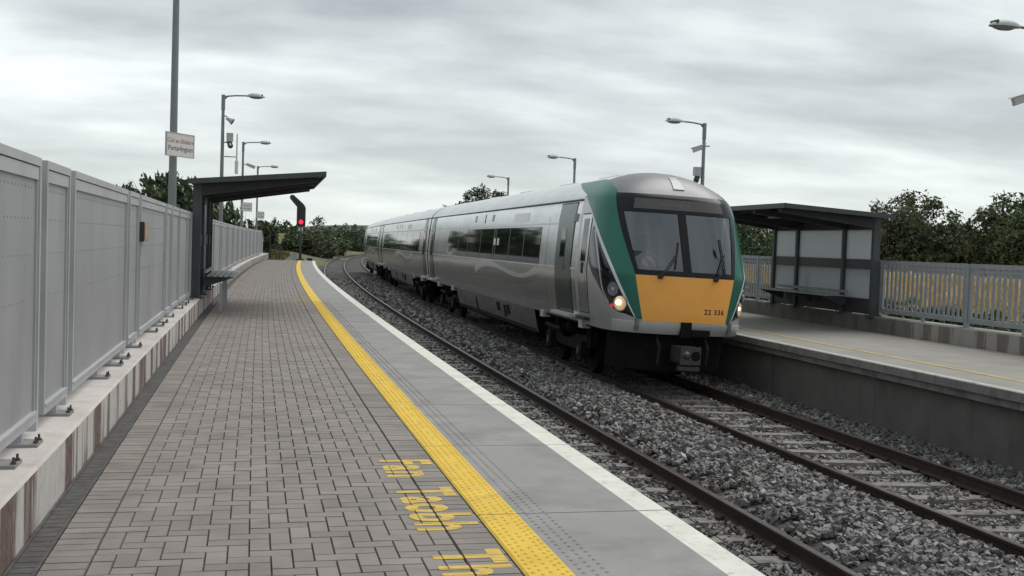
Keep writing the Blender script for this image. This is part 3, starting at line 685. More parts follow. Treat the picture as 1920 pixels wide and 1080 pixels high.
# ================================================================== TRACKS AND BALLAST
ZRL = -0.981; CANT = 0.0307
def rz_at(lat, c):   # rail-head plane over the canted track centred at c
    return ZRL - 0.026 - (lat - c) * CANT
def railway(center, label):
    t = thing('railway_track', label, 'track', 0, 0, 0, 0, 'the two railway tracks'); t.location = (0, 0, 0); t.rotation_euler = (0, 0, 0)
    for sg, side in ((-1, 'l'), (1, 'r')):
        l = center + sg * 0.836; z = rz_at(l, center)
        prof = [(-.07, -.165), (.07, -.165), (.07, -.150), (.012, -.128), (.010, -.048), (.034, -.036), (.036, -.006), (.028, 0), (-.028, 0), (-.036, -.006), (-.034, -.036), (-.010, -.048), (-.012, -.128), (-.07, -.150)]
        sweep([(l + a, z + b) for a, b in prof], SR(-2, 200, 1.2), [0] * 6 + [1, 1, 1] + [0] * 5).build('rail', [RAILB, RAILT], t)
    sm = MB(); b = 0.125
    for (x0, x1, h0, h1) in ((-1.3, -0.45, .0, -.0), (-0.45, 0.45, -.0, -.0), (0.45, 1.3, 0, 0)):
        tz = 0.0 if abs(x0 + x1) > .1 else -0.010
        sm.hull8([(x0, -b, -.2), (x1, -b, -.2), (x1, b, -.2), (x0, b, -.2), (x0, -b + .025, tz), (x1, -b + .025, tz), (x1, b - .025, tz), (x0, b - .025, tz)])
    me = sm.mesh('sleeper', SLEEP)
    cm = MB()
    for rx in (-0.836, 0.836):
        for dx in (-.095, .095): cm.box((rx + dx, 0, 0.018), (0.05, 0.09, 0.035)); cm.tube((rx + dx * .8, -.05, .045), (rx + dx * .8, .05, .045), 0.010, n=6)
    cme = cm.mesh('rail_clips', RAILB)
    s_ = 1.2; i = 0
    while s_ < 130:
        o = inst(me, 'sleeper', t, pt(s_, center, rz_at(center, center) - .172), (0, math.atan(CANT) + random.uniform(-.004, .004), yaw_at(s_) + random.uniform(-.02, .02)))
        if s_ < 32: tag(inst(cme, 'rail_clips', o), kind='stuff')
        s_ += 0.68; i += 1
    return t
CN, CF = 4.677 - 0.836, 7.365
railway(CN, 'near railway track curving along the left platform edge'); railway(CF, 'far railway track carrying the train')
bed_prof = [(2.1, -1.12), (2.5, -1.13), (3.0, -1.165), (3.25, -1.215), (3.84, -1.235), (4.45, -1.23), (4.66, -1.19), (4.78, -1.13), (5.0, -1.075), (5.35, -1.035), (5.7, -1.025), (6.1, -1.045), (6.4, -1.085), (6.53, -1.145), (6.72, -1.195), (7.36, -1.238), (8.0, -1.25), (8.2, -1.235), (8.35, -1.19), (8.6, -1.155), (8.95, -1.14), (9.3, -1.13)]
BL = np.array([a for a, b in bed_prof]); BZ = np.array([b for a, b in bed_prof])
bs = SR(-2, 200, 0.8); lat_f = np.interp(np.linspace(0, 1, 56), np.linspace(0, 1, len(BL)), BL)
SG, LG = np.meshgrid(bs, lat_f, indexing='ij')
ZG = np.interp(LG, BL, BZ) + 0.012 * np.sin(SG * 2.1 + LG * 3) * np.sin(LG * 5 - SG * 1.3)
far_w = np.clip((SG - 74) / 10, 0, 1)
tag(MB().grid(PW(SG, LG, ZG - 0.018)).build('ballast_bed', BALL, smooth=True), kind='structure')
# gravel shoulder beyond the platform end
SG, LG = np.meshgrid(SR(PL_END + .1, 200, 2.5), np.linspace(-4.5, 2.4, 10), indexing='ij')
tag(MB().grid(PW(SG, LG, -1.14 + 0.95 * np.clip((1.6 - LG) / 6.0, 0, 1) * np.clip((SG - PL_END) / 10, 0, 1) + 0.02 * np.sin(SG * 3 + LG * 4))).build('trackside_shoulder', GRAVEL, smooth=True), kind='structure')
# stones: angular, individually shaped, scattered over the bed
def stone_variants(n):
    base = np.array([(-1, -1, -1), (1, -1, -1), (1, 1, -1), (-1, 1, -1), (-1, -1, 1), (1, -1, 1), (1, 1, 1), (-1, 1, 1)], float) * .5
    out = []
    for _ in range(n):
        v = base * (1 + RNG.uniform(-.35, .3, (8, 3))) + RNG.uniform(-.16, .16, (8, 3)); v *= np.array([RNG.uniform(.8, 1.35), RNG.uniform(.7, 1.05), RNG.uniform(.5, .8)]); out.append(v)
    return np.array(out)
SV = stone_variants(60); SF = np.array([(0, 3, 2, 1), (4, 5, 6, 7), (0, 1, 5, 4), (1, 2, 6, 5), (2, 3, 7, 6), (3, 0, 4, 7)])
def scatter_stones(s0, s1, dens, size, bed=True, l0=2.36, l1=9.25):
    n = int((s1 - s0) * (l1 - l0) * dens); s_ = RNG.uniform(s0, s1, n); l_ = RNG.uniform(l0, l1, n)
    keep = np.ones(n, bool)
    for c in (CN, CF):
        ph = (s_ - 1.2) % 0.68; ph = np.minimum(ph, .68 - ph); on = (ph < 0.115) & (np.abs(l_ - c) < 1.28); keep &= ~(on & (RNG.random(n) < 0.955))
        for sg in (-1, 1): keep &= np.abs(l_ - (c + sg * .836)) > 0.062
    s_, l_ = s_[keep], l_[keep]; n = len(s_)
    z = np.interp(l_, BL, BZ); heap = ((l_ > 4.85) & (l_ < 6.35)) | (l_ > 8.45) | (l_ < 2.6)
    sz = size * RNG.uniform(.55, 1.25, n) * np.where(heap, 1.1, .85); z = z + RNG.uniform(-.02, .022, n) + np.where(heap, RNG.uniform(0, .035, n), 0)
    for c in (CN, CF):
        ph = (s_ - 1.2) % 0.68; ph = np.minimum(ph, .68 - ph); on = (ph < 0.115) & (np.abs(l_ - c) < 1.28); z = np.where(on, rz_at(l_, c) - .172 + .25 * sz, z)
    v = SV[RNG.integers(0, len(SV), n)] * sz[:, None, None]
    a, b, c_ = RNG.uniform(0, 2 * math.pi, n), RNG.uniform(-.75, .75, n), RNG.uniform(-.75, .75, n)
    ca, sa = np.cos(a), np.sin(a); x = v[..., 0] * ca[:, None] - v[..., 1] * sa[:, None]; y = v[..., 0] * sa[:, None] + v[..., 1] * ca[:, None]; zz = v[..., 2] + x * np.tan(b)[:, None] * .7 + y * np.tan(c_)[:, None] * .7
    P = PW(s_, l_, z); V = np.stack([x, y, zz], -1) + P[:, None, :]
    F = (SF[None] + (np.arange(n) * 8)[:, None, None]).reshape(-1, 4); mi = np.repeat((RNG.random(n) < 0.045).astype(np.int32), 6)
    return V.reshape(-1, 3), F, mi
parts_ = []; off = 0; VV = []; FF = []; MI = []
for args in ((2.2, 12, 950, .043), (12, 20, 520, .050), (20, 34, 220, .068), (34, 75, 75, .10)):
    v, f, mi = scatter_stones(*args); VV.append(v); FF.append(f + off); MI.append(mi); off += len(v)
tag(link('ballast_stones', np_mesh('ballast_stones', np.concatenate(VV), np.concatenate(FF), [STONE, STONEP], np.concatenate(MI))), kind='stuff')

# ================================================================== RIGHT PLATFORM
ZP = -0.087; LE = 8.948
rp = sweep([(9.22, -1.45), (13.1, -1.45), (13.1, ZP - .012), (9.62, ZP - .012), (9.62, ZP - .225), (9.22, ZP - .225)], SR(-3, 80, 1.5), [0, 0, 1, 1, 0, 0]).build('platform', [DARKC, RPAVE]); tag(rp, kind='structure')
# paving on top, in strips
sweep([(9.66, ZP - .011), (12.46, ZP - .011), (12.46, ZP), (9.66, ZP)], SR(-3, 80, 1.5)).build('paving', RPAVE, rp)
sweep([(9.69, ZP + .001), (9.80, ZP + .001), (9.80, ZP + .005), (9.69, ZP + .005)], SR(-3, 80, 0.5)).build('yellow_line', YELF if False else mat('worn_far_yellow', (0.46, 0.35, 0.13), 0.8, var=.2, scale=8, coords='World', dirt=((0.23, 0.21, 0.18), 5, .5, .8)), rp)
a = -3.0
while a < 79:
    b = a + 2.0
    sweep([(LE, ZP - .125), (9.655, ZP - .125), (9.655, ZP), (LE + .10, ZP), (LE + .012, ZP), (LE, ZP - .014)], [a + .005, (a + b) / 2, b - .005], [0, 0, 1, 2, 2, 0]).build('coping_slab', [RCOP, RPAVE, mat('worn_white_nosing', (0.50, 0.49, 0.46), .8, var=.2, scale=6, coords='World', dirt=((0.2, .19, .18), 6, .5, .8))], rp)
    a = b
a = -2.2
while a < 79:
    b = a + 3.4
    sweep([(LE + .07, ZP - .235), (9.6, ZP - .235), (9.6, ZP - .13), (LE + .07, ZP - .13)], SR(a + .006, b - .006, 1.7)).build('corbel_beam', RCOP, rp)
    sweep([(9.16, -1.45), (9.215, -1.45), (9.215, ZP - .24), (9.16, ZP - .24)], SR(a + .006, b - .006, 1.7)).build('wall_panel', DARKC, rp)
    a = b
# plinth wall + railing fence
rw = thing('plinth_wall', 'low grimy wall with faded red and white bars behind the right platform', 'wall'); rw.location = (0, 0, 0); rw.rotation_euler = (0, 0, 0)
a = -3.0
while a < 79:
    b = a + 3.7; painted = b < 20.5
    sweep([(12.45, ZP - .01), (12.45, 0.222), (12.463, 0.235), (12.92, 0.235), (12.92, ZP - .01)], SR(a + .004, b - .004, .8), [0, 1, 1, 1, 1]).build('wall_section', [PLINTHR if painted else RCONC, RCONC if not painted else mat('pale_wall_top', (0.27, .26, .235), .9, var=.2, scale=2, coords='World')], rw)
    a = b
rfn = thing('railing_fence', 'blue grey vertical bar railing on the right platform wall', 'fence'); rfn.location = (0, 0, 0); rfn.rotation_euler = (0, 0, 0)
RL = 12.66
slat_me = MB().box((0, 0, (0.40 + 1.30) / 2), (0.018, 0.068, 0.94)).mesh('slat', RFENCE)
post_me = MB().box((0, 0, (0.235 + 1.39) / 2), (0.07, 0.09, 1.39 - .235)).mesh('post', RFENCE)
rfoot = MB().box((0, 0, .242), (0.2, 0.18, .014)).mesh('foot_plate', RFENCE)
rstub = MB().box((0, 0, .285), (0.05, 0.06, .10)).mesh('stub', RFENCE)
nsl = 0; a = 17.6 - 2.93 * 6
while a < 44:
    b = a + 2.93
    if b > 3:
        p0, p1 = pt(a + .07, RL), pt(b - .07, RL); yaw = math.atan2(-(p1.x - p0.x), p1.y - p0.y); Ln = (p1 - p0).length
        pn = D.objects.new('railing_panel', None); C.objects.link(pn); pn.parent = rfn; pn.location = p0; pn.rotation_euler = (0, 0, yaw)
        fr = MB(); fr.box((0, Ln / 2, 1.36), (0.055, Ln, .085)); fr.box((0, Ln / 2, .365), (0.055, Ln, .09)); fr.box((0, .03, .8625), (0.05, .06, .905)); fr.box((0, Ln - .03, .8625), (0.05, .06, .905)); fr.box((0, Ln / 2, 1.255), (0.03, Ln - .13, .035))
        fr.build('panel_frame', RFENCE, pn)
        n = int((Ln - .16) / .145)
        for i in range(n):
            if nsl < 296: inst(slat_me, 'slat', pn, (0.0, .12 + (i + .5) * (Ln - .24) / n, 0)); nsl += 1
        ps = inst(post_me, 'post', rfn, pt(a, RL), (0, 0, yaw_at(a))); inst(rfoot, 'foot_plate', ps)
        inst(rstub, 'stub', rfn, pt((a + b) / 2 - .1, RL), (0, 0, yaw_at(a)))
    a = b

# ================================================================== THE TRAIN
PZ = [.40, .57, .80, 1.10, 1.35, 1.65, 1.90, 2.02, 2.6, 3.0, 3.2, 3.40, 3.50, 3.63, 3.75, 3.85, 3.92, 3.955, 3.97]
PXW = [1.11, 1.165, 1.225, 1.29, 1.335, 1.378, 1.408, 1.418, 1.395, 1.368, 1.345, 1.300, 1.235, 1.10, .915, .68, .44, .24, .02]
hw = lambda z: np.interp(z, PZ, PXW)
y0f = lambda z: np.interp(z, [.9, 1.0, 1.1, 1.25, 2.04, 3.40, 3.6, 3.75, 3.85, 3.92, 3.97], [.2, .08, .02, 0, .05, .70, .90, 1.13, 1.38, 1.68, 2.2])
yef = lambda z: np.interp(z, [.9, 1.2, 2.04, 3.4, 3.97], [1.2, 1.2, 1.3, 1.95, 2.4])
nnf = lambda z: np.interp(z, [1, 3.2, 3.6, 3.97], [2.95, 2.95, 2.6, 2.2])
def SN(t, z):
    t = np.asarray(t, float); z = np.asarray(z, float); t, z = np.broadcast_arrays(t, z)
    a_ = np.radians(np.clip(np.abs(t), 0, 90)); n = nnf(z); w = hw(z)
    x = np.sign(t) * w * np.sin(a_) ** (2 / n)
    y = y0f(z) + (yef(z) - y0f(z)) * (1 - np.cos(a_) ** (2 / n))
    y = np.where(np.abs(t) > 90, yef(z) + (np.abs(t) - 90) * .05, y)
    return np.stack([x, y, z], -1)
def NN(t, z):
    e1, e2 = .6, .012; a_ = SN(t + e1, z) - SN(t - e1, z); b_ = SN(t, z + e2) - SN(t, z - e2); n = np.cross(a_, b_); l = np.linalg.norm(n, axis=-1, keepdims=True); return n / np.maximum(l, 1e-9)
def t_of_x(x, z):
    w = hw(z); n = nnf(z); return np.sign(x) * np.degrees(np.arcsin(np.clip(np.abs(x) / w, 0, 1) ** (n / 2)))
def slab_from_grid(mb, G, Nn, off, m=0):
    """closed thin shell: outer grid off the surface, its rim folded back to the surface"""
    O = G + Nn * off; I = G - Nn * 0.006; a, b = G.shape[:2]; mb.grid(O, m)
    rim = [(i, 0) for i in range(a)] + [(a - 1, j) for j in range(1, b)] + [(i, b - 1) for i in range(a - 2, -1, -1)] + [(0, j) for j in range(b - 2, 0, -1)]
    P = [O[r] for r in rim] + [I[r] for r in rim]; n = len(rim)
    mb.add([tuple(p) for p in P], [(i, (i + 1) % n, n + (i + 1) % n, n + i) for i in range(n)], m)
    return mb
def npatch(name, mt_, parent, zs, tl, tr, off=.006, nt=10, flip=None):
    zs = np.asarray(zs, float); tl = np.asarray(tl(zs) if callable(tl) else np.interp(zs, *tl), float); tr = np.asarray(tr(zs) if callable(tr) else np.interp(zs, *tr), float)
    u = np.linspace(0, 1, nt); T = tl[:, None] + (tr - tl)[:, None] * u[None]; Z = np.repeat(zs[:, None], nt, 1)
    mb = MB(); G = SN(T, Z); Nn = NN(T, Z)
    if (Nn[..., 1].mean() > 0.5): Nn = -Nn
    if (Nn[..., 0] * G[..., 0]).mean() < -0.05: Nn = -Nn
    slab_from_grid(mb, G, Nn, off)
    return mb.build(name, mt_, parent, auto=40)
def spatch(name, mt_, parent, ya, yb, za, zb, off=.005, side=-1, nz=5, poly=None):
    """patch on the bodyside: local y range, z range"""
    zs = np.linspace(za, zb, nz); ysx = np.array([ya, yb]); Z, Yg = np.meshgrid(zs, ysx, indexing='ij'); G = np.stack([side * hw(Z), Yg, Z], -1)
    dz = 1e-3; sl = (hw(Z + dz) - hw(Z - dz)) / (2 * dz); Nn = np.stack([side * np.ones_like(Z), 0 * Z, -sl], -1); Nn /= np.linalg.norm(Nn, axis=-1, keepdims=True)
    mb = MB(); slab_from_grid(mb, G, Nn, off); return mb.build(name, mt_, parent, auto=40)
def ribbon(name, mt_, parent, top, bot, off, side=-1, n=40):
    ys_ = np.linspace(max(top[0][0], bot[0][0]), min(top[-1][0], bot[-1][0]), n)
    zt = np.interp(ys_, [a for a, b in top], [b for a, b in top]); zb = np.interp(ys_, [a for a, b in bot], [b for a, b in bot])
    ker = np.array([1, 2, 3, 2, 1.]) / 9; sm = lambda q: np.concatenate([q[:2], np.convolve(q, ker, 'valid'), q[-2:]]); zt, zb = sm(zt), sm(zb)
    U_ = np.linspace(0, 1, 4)[:, None]; Z = zb[None] + (zt - zb)[None] * U_; Yg = np.repeat(ys_[None], 4, 0); G = np.stack([side * hw(Z), Yg, Z], -1); Nn = np.stack([side * np.ones_like(Z), 0 * Z, 0 * Z], -1)
    mb = MB(); slab_from_grid(mb, G, Nn, off); return mb.build(name, mt_, parent, auto=40)

def bogie(parent, yc):
    b = MB()
    for sx in (-1, 1):
        b.prism([(yc - 1.65, .50), (yc - 1.65, .72), (yc - .6, .70), (yc - .35, .58), (yc + .35, .58), (yc + .6, .70), (yc + 1.65, .72), (yc + 1.65, .50), (yc + .5, .40), (yc - .5, .40)], sx * 1.02 - .07, sx * 1.02 + .07, 'x')
        for dy in (-1.2, 1.2): b.box((sx * 1.08, yc + dy, .45), (.22, .34, .34)); b.tube((sx * 1.05, yc + dy - .3, .62), (sx * 1.05, yc + dy - .3, .92), .075, n=10)
        b.ell((sx * .95, yc, .80), (.20, .20, .17), 12, 6)
        b.tube((sx * 1.16, yc + .3, .72), (sx * 1.16, yc + 1.5, .74), .05, n=8)
    b.box((0, yc, .62), (1.9, .5, .25)); bo = b.build('bogie', UNDER, parent, auto=40)
    for dy in (-1.2, 1.2):
        w = MB()
        for sx in (-1, 1): w.tube((sx * .77, yc + dy, .43), (sx * .90, yc + dy, .43), .43, .42, 28); w.tube((sx * .745, yc + dy, .43), (sx * .77, yc + dy, .43), .455, .455, 28)
        w.tube((-.75, yc + dy, .43), (.75, yc + dy, .43), .09, n=10); w.build('wheelset', COUP if False else UNDER, bo, auto=40)
    l = MB()
    for sx in (-1, 1):
        for dy in (-1.55, 1.55): l.box((sx * 1.20, yc + dy, .96), (.18, .26, .14))
    l.build('bogie_marker_plate', LBAR, bo)
    sp = MB()
    for sx in (-1, 1):
        for dy in (-1.2, 1.2): sp.disc((sx * 1.19, yc + dy, .43), (sx, 0, 0), .085, .02, 12)
    sp.build('axle_cap', COUP, bo)

def make_car(label, s0, L, ya, yb, front, windows, doors, nose_rear=False, wave=True):
    """s0: where local y=0 lies on the track; ya,yb: bogie centres (local)"""
    A = PW(s0 + ya, CF, 0)[:2]; B = PW(s0 + yb, CF, 0)[:2]; d = (B - A) / np.linalg.norm(B - A); O = A - d * ya; yaw = -math.atan2(d[0], d[1])
    t = D.objects.new('railcar', None); C.objects.link(t); tag(t, label, 'train carriage', 'carriages of the silver train')
    t.rotation_mode = 'XYZ'
    t.matrix_world = Matrix.Translation((O[0], O[1], ZRL - .025)) @ Matrix.Rotation(yaw, 4, 'Z') @ Matrix.Rotation(math.atan(CANT), 4, 'Y')
    yb0 = 2.36 if front else 0.0; yb1 = L - 2.36 if nose_rear else L
    zs = np.concatenate([np.linspace(1.0, 3.40, 17), [3.45, 3.50, 3.56, 3.63, 3.69, 3.75, 3.80, 3.85, 3.89, 3.92, 3.945, 3.968]])
    ring = [(-hw(z), z) for z in zs] + [(hw(z), z) for z in zs[::-1]]
    body = MB(); n = len(ring); nseg = 12; ysx = np.linspace(yb0, yb1, nseg); P = []
    for yy in ysx: P += [(x, yy, z) for x, z in ring]
    F = []; M_ = []
    for i in range(nseg - 1):
        for j in range(n):
            k = (j + 1) % n; F.append((i * n + j, i * n + k, (i + 1) * n + k, (i + 1) * n + j)); zc_ = (ring[j][1] + ring[k][1]) / 2; M_.append(1 if zc_ > 3.42 else 0)
    F += [tuple(range(n)), tuple(range((nseg - 1) * n, nseg * n))[::-1]]; M_ += [2, 2]
    body.v = P; body.f = F; body.m = M_
    bd = body.build('body', [SILV, ROOFM, UNDER], t, auto=30)
    # body mouldings
    for sd in (-1, 1):
        a0 = 2.42 if front else .06; a1 = L - (2.42 if nose_rear else .06)
        spatch('cantrail_gutter', RUBB, bd, a0, a1, 3.345, 3.375, .014, sd, 2)
        spatch('waist_moulding', SILL, bd, a0, a1, 2.005, 2.03, .004, sd, 2)
        spatch('window_head_moulding', SILL, bd, a0 + .3, a1, 2.90, 2.935, .008, sd, 2)
        spatch('lower_groove', SILD, bd, 5.0 if front else 4.2, L - 4.4, 1.255, 1.275, .003, sd, 2)
    # skirts between the bogies, with grilles
    b0, b1 = ya + 2.35, yb - 2.35
    for sd in (-1, 1):
        zz = np.linspace(.47, 1.0, 4); G = np.array([[(sd * (hw(z) - .01), b0, z), (sd * (hw(z) - .01), (b0 + b1) / 2, z), (sd * (hw(z) - .01), b1, z)] for z in zz]); Nn = np.zeros_like(G); Nn[..., 0] = sd
        mb = MB(); slab_from_grid(mb, G, Nn, .006); sk = mb.build('skirt', SKIRT, t, auto=40)
        for (yy, wy, za, zb) in ((b0 + 2.8, .30, .68, .92), (b0 + 3.25, .22, .60, .90), (b0 + 4.0, .35, .70, .93), (b0 + 7.3, .14, .52, .90)):
            gm = MB().hull8([(sd * 1.12, yy, za), (sd * (hw(za) + .012), yy, za), (sd * (hw(za) + .012), yy + wy, za), (sd * 1.12, yy + wy, za), (sd * 1.12, yy, zb), (sd * (hw(zb) + .012), yy, zb), (sd * (hw(zb) + .012), yy + wy, zb), (sd * 1.12, yy + wy, zb)])
            gm.build('grille', UNDER, sk)
    un = MB(); un.box((0, (b0 + b1) / 2, .72), (2.3, b1 - b0 - .2, .54)); un.box((0, L / 2, .97), (2.4, L - 1.6 if not front else L - 1.9, .05)); un.build('underframe', UNDER, t)
    bogie(t, ya); bogie(t, yb)
    for sd in (-1, 1):
        for (wa, wb) in windows: spatch('window', WINB, t, wa, wb, 2.05, 2.845, .007, sd, 4)
        # black band joining the panes
        wa, wb = windows[0][0], windows[-1][1]
        spatch('window_band', BLKG, t, wa - .03, wb + .03, 2.035, 2.86, .003, sd, 4)
        for (p0_, p1_), (q0_, q1_) in zip(windows[:-1], windows[1:]):
            for yy in ({(p1_ + q0_) / 2} if q0_ - p1_ < .2 else (p1_ + .02, q0_ - .02)): spatch('window_divider', SILD, t, yy - .016, yy + .016, 2.05, 2.845, .0085, sd, 4)
        if front:
            for yy in (9.98, 10.42): spatch('window_sticker', SIGNW, t, yy - .12, yy + .12, 2.42, 2.60, .009, sd, 2)
        for yy in ((4.75, 20.6) if front else (2.4, 21.0)): spatch('panel_seam', RUBB, bd, yy, yy + .014, 1.06, 3.33, .0015, sd, 8)
        for (da, db, wn_) in doors:
            dr_ = spatch('door', DGREEN, t, da, db, 1.16, 3.30, .012, sd, 8)
            ww = (db - da); spatch('door_window', WINB, dr_, da + ww * (.42 if wn_ > 0 else .25), da + ww * (.42 if wn_ > 0 else .25) + .36, 1.98, 2.80, .018, sd, 4)
            spatch('door_surround', RUBB, t, da - .03, db + .03, 1.13, 3.325, .006, sd, 8)
            MB().box((sd * 1.34, (da + db) / 2, 1.09), (.16, db - da + .25, .05)).build('door_step', LBAR, t)
        # small vents and labels above the windows
        mid = (windows[0][0] + windows[-1][1]) / 2
        for (yy, wy, za, zb, mm) in ((mid + .25, .10, 3.02, 3.26, UNDER), (mid + 1.6, .28, 3.06, 3.26, SILD), (mid - .95, .28, 3.06, 3.24, SILD), (mid - 5.1, 1.6, 2.99, 3.20, SILL)):
            if yy > (2.6 if front else .5): spatch('side_vent', mm, bd, yy, yy + wy, za, zb, .004, sd, 2)
    # end gangway / inter-car bellows
    for yy, has in ((0, not front), (L, not nose_rear)):
        if not has: continue
        sg = -1 if yy == 0 else 1
        MB().box((0, yy + sg * .09, 2.15), (1.9, .20, 2.5)).build('gangway_bellows', RUBB, t)
        MB().box((0, yy + sg * .12, .62), (.3, .4, .3)).build('end_coupler', UNDER, t)
        for sd in (-1, 1):
            spatch('end_pillar_trim', SILL, bd, *( (.04, .14) if yy == 0 else (L - .14, L - .04)), 1.05, 3.33, .006, sd, 6)
    # roof equipment
    for yy in ((4.2, 7.5, 12.0, 16.5) if front else (3.5, 9.5, 15.5, 20.0)): MB().box((.15, yy, 3.945), (.9, 1.4, .07)).build('roof_unit', ROOFM, t)
    if wave:
        for sd in (-1, 1):
            k0 = -0.02
            rt_ = [(5.43, 1.96), (5.66, 1.99), (5.96, 1.93), (6.48, 1.81), (7.14, 1.76), (8.19, 1.80), (9.36, 1.88), (10.4, 1.98), (11.52, 2.01), (12.57, 1.98), (13.18, 1.87)]
            rb_ = [(5.48, 1.84), (5.7, 1.80), (6.31, 1.73), (7.11, 1.66), (8.17, 1.68), (9.33, 1.78), (10.16, 1.84), (11.25, 1.85), (12.28, 1.78), (13.11, 1.60)]
            db_ = [(5.69, 1.76), (6.12, 1.60), (7.08, 1.53), (8.33, 1.47), (9.08, 1.53), (10.32, 1.62), (12.01, 1.62), (13.11, 1.57)]
            ribbon('light_wave', mat('wave_light', (.66, .67, .68), .32, metal=.75, var=.04), bd, rt_, rb_, .0045, sd); ribbon('dark_wave', mat('wave_dark', (.30, .305, .31), .28, metal=.8, var=.04), bd, rb_, db_, .003, sd)
            ribbon('grey_green_fill', mat('grey_green_livery', (0.33, 0.37, 0.36), .28, metal=.75, var=.05), bd, [(5.45, 2.0), (10.6, 2.0)], rt_, .0025, sd)
    return t
def add_nose(t, L=None):
    """cab nose built at local y=0 facing -y; all parts under a cab shell"""
    zs = np.concatenate([np.linspace(.98, 1.30, 6), np.linspace(1.38, 3.40, 34), [3.46, 3.52, 3.58, 3.64, 3.70, 3.75, 3.80, 3.84, 3.87, 3.90, 3.925, 3.945, 3.96, 3.968]])
    ts = np.concatenate([[-150], np.linspace(-90, -52, 16), np.linspace(-50, 50, 51), np.linspace(52, 90, 16), [150]])
    T, Z = np.meshgrid(ts, zs); G = SN(T, Z); G[:, 0, 1] = 2.365; G[:, -1, 1] = 2.365
    mb = MB(); a, b = G.shape[:2]; F = []; M_ = []
    wsl = lambda z: np.interp(z, [2.01, 2.37, 2.79, 3.10, 3.40, 3.46], [31.8, 37.3, 43.6, 47.2, 51.0, 52.0])
    for i in range(a - 1):
        for j in range(b - 1):
            zc_, tc_ = zs[i:i + 2].mean(), ts[j:j + 2].mean()
            if 2.06 < zc_ < 3.16 and abs(tc_) < np.interp(zc_, [2.09, 3.13], [29.5, 41.0]) + 1.6: continue
            F.append((i * b + j, i * b + j + 1, (i + 1) * b + j + 1, (i + 1) * b + j))
            M_.append(1 if zc_ > 3.42 else 0)
    mb.v = [tuple(p) for p in G.reshape(-1, 3)]; mb.f = F; mb.m = M_
    cab = mb.build('cab_shell', [mat('cab_silver', (0.50, 0.505, 0.51), 0.33, metal=0.55, var=0.05, scale=1.5), DOMEG], t, auto=35)
    zr = lambda a_, b_, n: np.linspace(a_, b_, n)
    # orange panel, number
    npatch('front_panel', ORNG, t, zr(1.205, 2.005, 10), lambda z: -np.interp(z, [1.22, 2.01], [27.2, 32.0]), lambda z: np.interp(z, [1.22, 2.01], [27.2, 32.0]), .008, 30)
    me = text_mesh("22 336", .125, 1.15, .003); me.materials.append(RUBB)
    co = np.array([v.co[:] for v in me.vertices]); P = []
    for x, z, _ in co:
        X, Zz = .53 + x, 1.41 + z; tt = t_of_x(X, Zz); p = SN(tt, Zz); n_ = NN(tt, Zz); n_ = -n_ if n_[1] > 0 else n_; P.append(p + n_ * .0105)
    for v, p in zip(me.vertices, P): v.co = p.tolist()
    link('fleet_number', me, t)
    # green sweeps, white edges, light clusters
    gi = ([1.2, 1.24, 2.01, 2.79, 3.5, 3.70, 3.83], [27.3, 27.5, 32.2, 43.6, 50.5, 74, 105]); go = ([1.2, 1.28, 1.84, 2.39, 3.04, 3.46, 3.71, 3.83], [32, 34.2, 48, 63.9, 84.5, 97, 122, 138])
    wo_ = ([1.26, 1.6, 1.97, 2.39, 2.82, 3.10], [34.8, 44.8, 55.4, 68.5, 81.5, 88]); wi = ([1.26, 1.6, 1.97, 2.39, 2.82, 3.10], [34.1, 41.9, 51.6, 63.7, 77.3, 86])
    bl = ([1.26, 1.29, 1.43, 1.76, 1.94, 2.17, 2.75, 2.86], [36, 49, 63, 79.5, 88, 92.5, 87, 83.5])
    ln_ = ([1.46, 1.71, 2.33, 2.77], [64.5, 73, 77.5, 81])
    for sg in (-1, 1):
        S_ = lambda tab: (tab[0], [sg * q for q in tab[1]])
        zz = np.concatenate([zr(1.235, 3.45, 34), [3.52, 3.58, 3.64, 3.70, 3.75, 3.79, 3.82]])
        npatch('green_sweep', GREEN, t, zz, S_(gi), S_(go), .007, 14)
        npatch('white_edge', WSTR, t, zr(1.265, 3.09, 22), S_(wi), S_(wo_), .009, 4)
        npatch('light_cluster_glass', BLKG, t, zr(1.262, 2.85, 26), S_(wo_), S_(bl), .008, 12)
        lw = lambda d_: (lambda z: sg * (np.interp(z, *ln_) + d_))
        npatch('cluster_trim', SILL, t, zr(1.46, 2.77, 14), lw(-.7), lw(.7), .012, 3)
        for (tt, zz_, r, lit) in ((57.0, 1.72, .105, 0), (49.3, 1.475, .125, 1)):
            c = SN(sg * tt, zz_); n_ = NN(sg * tt, zz_); n_ = -n_ if n_[0] * sg < 0 else n_; n_ = Vector(n_.tolist()); c = Vector(c.tolist())
            hd = MB().disc(c - n_ * .03, n_, r, .045, 24)
            ho = hd.build('headlight', HEADL if lit else LAMPO, t, auto=40)
            bz = MB(); k = 24; ax = n_.orthogonal().normalized(); bx = n_.cross(ax); Pp = []
            for rr, hh in ((r + .018, .0), (r + .018, .02), (r, .022), (r - .012, .012)): Pp += [c + n_ * hh + (ax * math.cos(2 * math.pi * i / k) + bx * math.sin(2 * math.pi * i / k)) * rr for i in range(k)]
            bz.add(Pp, [(q * k + i, q * k + (i + 1) % k, (q + 1) * k + (i + 1) % k, (q + 1) * k + i) for q in range(3) for i in range(k)]); bz.build('bezel', LAMPO, ho, auto=40)
            if lit: MB().ell(c + n_ * .012 + Vector((-.035, 0, .02)), (.045, .045, .045), 12, 8).build('bulb', HEADC, ho, smooth=True)
            else: MB().ell(c + n_ * .005, (.035, .035, .035), 10, 6).build('bulb', LAMPH, ho, smooth=True)
        # red tail lamp just outside the headlight
        c = Vector(SN(sg * 60, 1.43).tolist()); MB().disc(c, Vector((sg, -.4, 0)), .035, .02, 12).build('tail_lamp', REDT, t)
